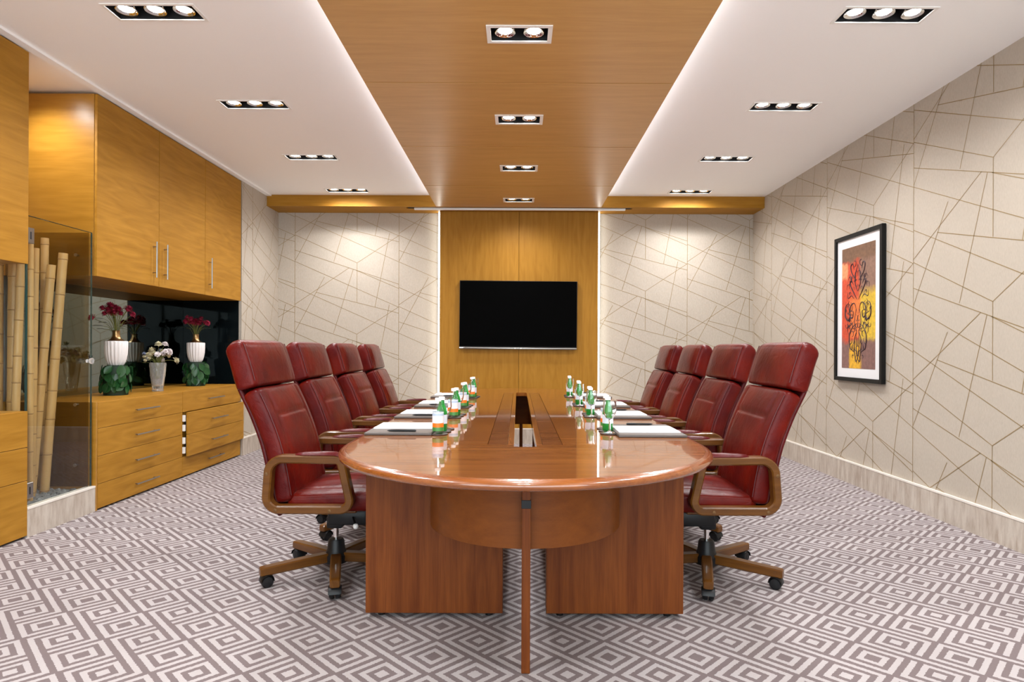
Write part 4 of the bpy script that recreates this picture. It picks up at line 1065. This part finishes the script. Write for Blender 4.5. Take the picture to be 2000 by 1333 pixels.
def make_chair():
    t = thing('executive_chair', (0, 0, 0), 'x', 'chair', 'red leather conference chairs')
    BACK = [(-0.128, 0.43), (-0.150, 0.56), (-0.183, 0.70), (-0.235, 0.84), (-0.296, 0.968)]
    HEAD = [(-0.297, 0.970), (-0.319, 1.05), (-0.344, 1.13), (-0.372, 1.203)]
    cushion(BACK, 0.525, 0.088, 0.020, 0.024, 0.014, 44, g_back, 30, 0.024).build('back_cushion', M['leather'], t, smooth=60)
    cushion(HEAD, 0.530, 0.104, 0.016, 0.026, 0.014, 22, g_head, 26, 0.050).build('headrest', M['leather'], t, smooth=60)
    SHELL = [(-0.185, 0.36), (-0.215, 0.47), (-0.238, 0.57), (-0.270, 0.70), (-0.322, 0.84), (-0.383, 0.97), (-0.412, 1.07), (-0.432, 1.14)]
    cushion(SHELL, 0.500, 0.022, 0.010, 0.010, 0.0, 24).build('back_shell', M['leather_side'], t, smooth=60)
    for s in (-1, 1):
        pts = Path2(BACK); pp = []
        for k in range(25):
            q, tg = pts.at(0.03 + (pts.len - 0.06) * k / 24); n = Vector((tg.z, 0, -tg.x)); pp.append(q + n * -0.005 + Vector((0, s * 0.2575, 0)))
        MB().tube(pp, 0.0022, 6).build('piping', M['seam'], t)
        pts = Path2(HEAD); pp = []
        for k in range(17):
            q, tg = pts.at(0.03 + (pts.len - 0.06) * k / 16); n = Vector((tg.z, 0, -tg.x)); pp.append(q + n * -0.005 + Vector((0, s * 0.2575, 0)))
        MB().tube(pp, 0.0022, 6).build('piping', M['seam'], t)
    cushion([(0.275, 0.474), (0.15, 0.474), (0.0, 0.468), (-0.17, 0.460)], 0.505, 0.098, 0.036, 0.030, 0.012, 40, g_seat, 30).build('seat', M['leather'], t, smooth=60)
    lp = rounded_loop([(-0.240, 0.657), (0.122, 0.652), (0.183, 0.384), (-0.260, 0.384)], [0.085, 0.048, 0.062, 0.075])
    for s in (-1, 1):
        y = s * 0.290
        a = band_loop(lp, y, 0.054, 0.038).build('arm_frame', M['chairwood'], t, smooth=40)
        rings = []
        prof = [(-0.105, .002, .5), (-0.095, .008, .85), (-0.06, .013, 1), (0.02, .016, 1), (0.08, .016, 1), (0.105, .012, .9), (0.122, .004, .6)]
        for x, h, w in prof:
            z = 0.6555 - max(0, x - 0.07) ** 2 * 6
            rings.append([(x, y + 0.025 * w * math.cos(2 * math.pi * k / 12), z + (h * math.sin(2 * math.pi * k / 12) if math.sin(2 * math.pi * k / 12) > 0 else -0.002)) for k in range(12)])
        MB().loft(rings).build('arm_pad', M['leather_side'], t, smooth=60)
        for bx, bz in ((-0.232, 0.57), (-0.19, 0.402), (0.06, 0.400)):
            b_ = MB().lathe([(0.0, 0.0), (0.008, 0.0), (0.008, 0.002), (0.0, 0.003)], 10, cap0=False, cap1=False)
            b_.xf(Matrix.Translation((bx, y + s * 0.0268, bz)) @ Matrix.Rotation(R(-90 * s), 4, 'X')); b_.build('bolt', M['bolt'], a)
    MB().rbox(-0.07, 0.13, -0.11, 0.11, 0.335, 0.3765, 0.004, 1).build('seat_plate', M['chairwood'], t, smooth=0)
    MB().rbox(-0.03, 0.17, -0.055, 0.055, 0.258, 0.3345, 0.012, 2).rbox(-0.04, 0.04, -0.04, 0.04, 0.238, 0.30, 0.01, 2).build('tilt_mechanism', M['black'], t)
    lv_ = MB().tube([(0.10, -0.05, 0.30), (0.14, -0.16, 0.29)], 0.006, 8).build('lever', M['black'], t)
    MB().lathe([(0.0, -0.014), (0.010, -0.010), (0.014, 0.0), (0.010, 0.010), (0.0, 0.014)], 12, c=(0.143, -0.17, 0.289), cap0=False, cap1=False).build('lever_knob', M['white'], lv_)
    MB().lathe([(0.013, 0.17), (0.013, 0.245)], 16).build('gas_column', M['chrome'], t)
    MB().lathe([(0.058, 0.062), (0.060, 0.10), (0.050, 0.115), (0.044, 0.13), (0.040, 0.168), (0.034, 0.180), (0.0, 0.181)], 24, cap1=False).build('column_cover', M['black'], t)
    return t

def leg_proto(parent):
    rings = []
    for x, w, zt, h in ((0.045, 0.026, 0.114, 0.046), (0.12, 0.026, 0.112, 0.046), (0.34, 0.024, 0.100, 0.042), (0.362, 0.023, 0.098, 0.040), (0.368, 0.019, 0.094, 0.033)):
        zb = zt - h; c_ = 0.006
        rings.append([(x, -w, zb + c_), (x, -w + c_, zb), (x, w - c_, zb), (x, w, zb + c_), (x, w, zt - c_), (x, w - c_, zt), (x, -w + c_, zt), (x, -w, zt - c_)])
    l = MB().loft(rings).build('leg', M['chairwood'], parent, smooth=30)
    c = MB()
    for s in (-1, 1):
        w = MB().lathe([(0.0, 0.003), (0.027, 0.003), (0.0295, 0.006), (0.0295, 0.018), (0.023, 0.026), (0.0, 0.028)], 18, cap0=False, cap1=False)
        w.xf(Matrix.Translation((0.335, 0, 0.0300)) @ Matrix.Rotation(R(-90 * s), 4, 'X')); c.add(w.v, w.f)
    hood = MB()
    rings = []
    for k in range(7):
        a = math.pi * k / 6 * 1.02
        rings.append([(0.335 + r_ * math.cos(a), y_, 0.0300 + r_ * math.sin(a)) for r_, y_ in ((0.0305, -0.030), (0.0335, -0.022), (0.0335, 0.022), (0.0305, 0.030))])
    hood.loft(rings); c.add(hood.v, hood.f)
    c.lathe([(0.006, 0.05), (0.006, 0.064)], 8, c=(0.335, 0, 0))
    c.build('caster', M['black'], l, smooth=40)
    return l

proto = make_chair()
leg0 = leg_proto(proto)
CH = [(-0.925, 3.19, 0, 141.3, 0), (-0.962, 4.02, 0, 236.7, 0.5), (-0.965, 4.85, 0, 205, -0.8), (-0.958, 5.68, 0, 160, 1.0),
      (0.965, 3.19, 180, 38.7, 0), (0.985, 4.02, 180, -51.6, 0.8), (0.985, 4.85, 180, 15, -0.6), (0.985, 5.64, 180, -20, 0.5)]
PLACE = ['nearest the camera', 'second from the camera', 'third from the camera', 'farthest from the camera']
body = [c for c in proto.children if c is not leg0]
for i, (x, y, rz, ba, jit) in enumerate(CH):
    side = 'left' if i < 4 else 'right'
    lab = 'red leather high-back chair on the %s side of the table, %s' % (side, PLACE[i % 4])
    if i == 0:
        ch = proto; ch['label'] = lab; ch.location = (x, y, 0); ch.rotation_euler = (0, 0, R(rz + jit))
    else:
        ch = proto.copy(); COL.objects.link(ch); ch['label'] = lab
        ch.location = (x, y, 0); ch.rotation_euler = (0, 0, R(rz + jit))
        for b_ in body: copy_tree(b_, parent=ch)
    for k in range(5):
        if i == 0 and k == 0: l = leg0
        else: l = copy_tree(leg0, parent=ch)
        l.rotation_euler = (0, 0, R(ba + 72 * k - rz - jit))

# ================================================================== place settings
def mk_green():
    t = thing('green_bottle', (0, 0, 0), 'x', 'bottle', 'green glass bottles')
    MB().lathe([(0.024, 0.0), (0.026, 0.004), (0.026, 0.085), (0.022, 0.108), (0.0135, 0.128), (0.012, 0.150), (0.013, 0.154), (0.0, 0.155)], 24, cap1=False).build('bottle_body', M['greenglass'], t)
    MB().lathe([(0.0145, 0.148), (0.0145, 0.160), (0.012, 0.163), (0.0, 0.1635)], 20, cap0=False, cap1=False).build('cap', M['white'], t)
    MB().lathe([(0.0263, 0.035), (0.0263, 0.078)], 24, cap0=False, cap1=False).build('label_band', M['labelpale'], t, fix=False)
    return t
def mk_clear():
    t = thing('clear_bottle', (0, 0, 0), 'x', 'bottle', 'clear labelled bottles')
    MB().lathe([(0.025, 0.0), (0.0265, 0.004), (0.0265, 0.100), (0.022, 0.118), (0.0145, 0.134), (0.0125, 0.150), (0.0125, 0.154)], 24, cap0=True, cap1=False).build('bottle_body', M['glassware'], t)
    MB().lathe([(0.0145, 0.149), (0.0145, 0.162), (0.012, 0.165), (0.0, 0.1655)], 20, cap0=False, cap1=False).build('cap', M['white'], t)
    MB().lathe([(0.0268, 0.012), (0.0268, 0.100)], 24, cap0=False, cap1=False).build('label_band', M['labelpaper'], t, fix=False)
    return t
def mk_glass():
    t = thing('wine_glass', (0, 0, 0), 'x', 'glass', 'stemmed glasses')
    MB().lathe([(0.033, 0.0), (0.033, 0.0015), (0.010, 0.006), (0.0045, 0.012), (0.004, 0.055), (0.007, 0.062)], 24, cap1=False).build('stem_and_foot', M['wineglass'], t)
    MB().lathe([(0.003, 0.062), (0.018, 0.070), (0.028, 0.088), (0.032, 0.110), (0.030, 0.150), (0.0285, 0.150), (0.0305, 0.110), (0.0265, 0.089), (0.017, 0.0725), (0.0, 0.068)], 28, cap0=False, cap1=False).build('bowl', M['wineglass'], t)
    return t
def mk_pad():
    t = thing('desk_pad', (0, 0, 0), 'x', 'desk pad', 'desk pads')
    MB().rbox(-0.155, 0.155, -0.205, 0.205, 0.0, 0.012, 0.003, 2).build('board', M['padboard'], t)
    MB().rbox(-0.150, 0.150, -0.200, 0.200, 0.0121, 0.0128, 0.0003, 1).build('leather_face', M['padface'], t)
    return t
def mk_pen():
    t = thing('pen', (0, 0, 0), 'x', 'pen', 'black pens')
    b_ = MB().lathe([(0.001, 0.0), (0.004, 0.010), (0.005, 0.02), (0.005, 0.13), (0.003, 0.135), (0.0, 0.135)], 10, cap1=False).xf(Matrix.Translation((-0.067, 0, 0.005)) @ Matrix.Rotation(R(90), 4, 'Y'))
    b_.build('barrel', M['black'], t)
    MB().box(0.02, 0.062, -0.0012, 0.0012, 0.0103, 0.0113).build('clip', M['steel'], t, smooth=0)
    return t
M['padface'] = plain('pad_leather', (0.115, 0.094, 0.085, 1), 0.38)
PR = {'green': mk_green(), 'clear': mk_clear(), 'glass': mk_glass(), 'pad': mk_pad(), 'pen': mk_pen()}
USED = set()
def put(kind, x, y, z, rz, label):
    src = PR[kind]
    if kind not in USED:
        USED.add(kind); src.location = (x, y, z); src.rotation_euler = (0, 0, rz); src['label'] = label
        return src
    return copy_tree(src, (x, y, z), rz, label)
COASTER = None; PAPER = None
LY = [2.91, 3.61, 4.22, 5.03]
RY = [2.95, 3.68, 4.38, 5.20]
PAD_L = [3.07, 3.76, 4.44, 5.24]
PAD_R = [3.03, 3.78, 4.46, 5.30]
for side, s, ys, ps in (('left', -1, LY, PAD_L), ('right', 1, RY, PAD_R)):
    for i in range(4):
        where = '%s place, %s side' % (['nearest', 'second', 'third', 'farthest'][i], side)
        px = TABLE_X + s * 0.582
        put('pad', px, ps[i], TZ + 0.0002, 0, 'dark leather desk pad at the ' + where)
        sh = 0.022 * (1 if s < 0 else -1)
        if PAPER is None:
            PAPER = MB().rbox(-0.143, 0.143, -0.108, 0.108, 0.0, 0.005, 0.0006, 1).build('notepad', M['paper'], smooth=0); pp = PAPER
        else: pp = link_copy(PAPER)
        pp.location = (px - s * 0.0, ps[i] + sh + (0.02 if s < 0 else 0), TZ + 0.0132); tag(pp, 'white notepad on the desk pad at the ' + where, 'notepad', 'white notepads')
        put('pen', px + 0.01, ps[i] - 0.165 if s < 0 else ps[i] + 0.165, TZ + 0.0132, R(0 if s < 0 else 180), 'black pen lying on the desk pad at the ' + where)
        order = ['clear', 'green', 'glass'] if s < 0 else ['glass', 'green', 'clear']
        nm = {'clear': 'clear bottle with orange and white label', 'green': 'green glass bottle with white cap', 'glass': 'clear stemmed glass'}
        for k, kind in enumerate(order):
            x = TABLE_X + s * 0.403 + (0.006 * k if s < 0 else 0.004 * k); y = ys[i] + 0.104 * k * (0.86 if s < 0 else 0.92)
            y = ys[i] + 0.093 * k
            if COASTER is None:
                COASTER = MB().lathe([(0.044, 0.0), (0.046, 0.001), (0.046, 0.004), (0.044, 0.005), (0.0, 0.005)], 32, cap1=False).build('coaster', M['coaster']); c = COASTER
            else: c = link_copy(COASTER)
            c.location = (x, y, TZ + 0.0003)
            tag(c, 'dark round coaster under the %s at the %s' % (nm[kind].split(' with')[0], where), 'coaster', 'round coasters')
            put(kind, x, y, TZ + 0.0056, 0, '%s at the %s' % (nm[kind], where))
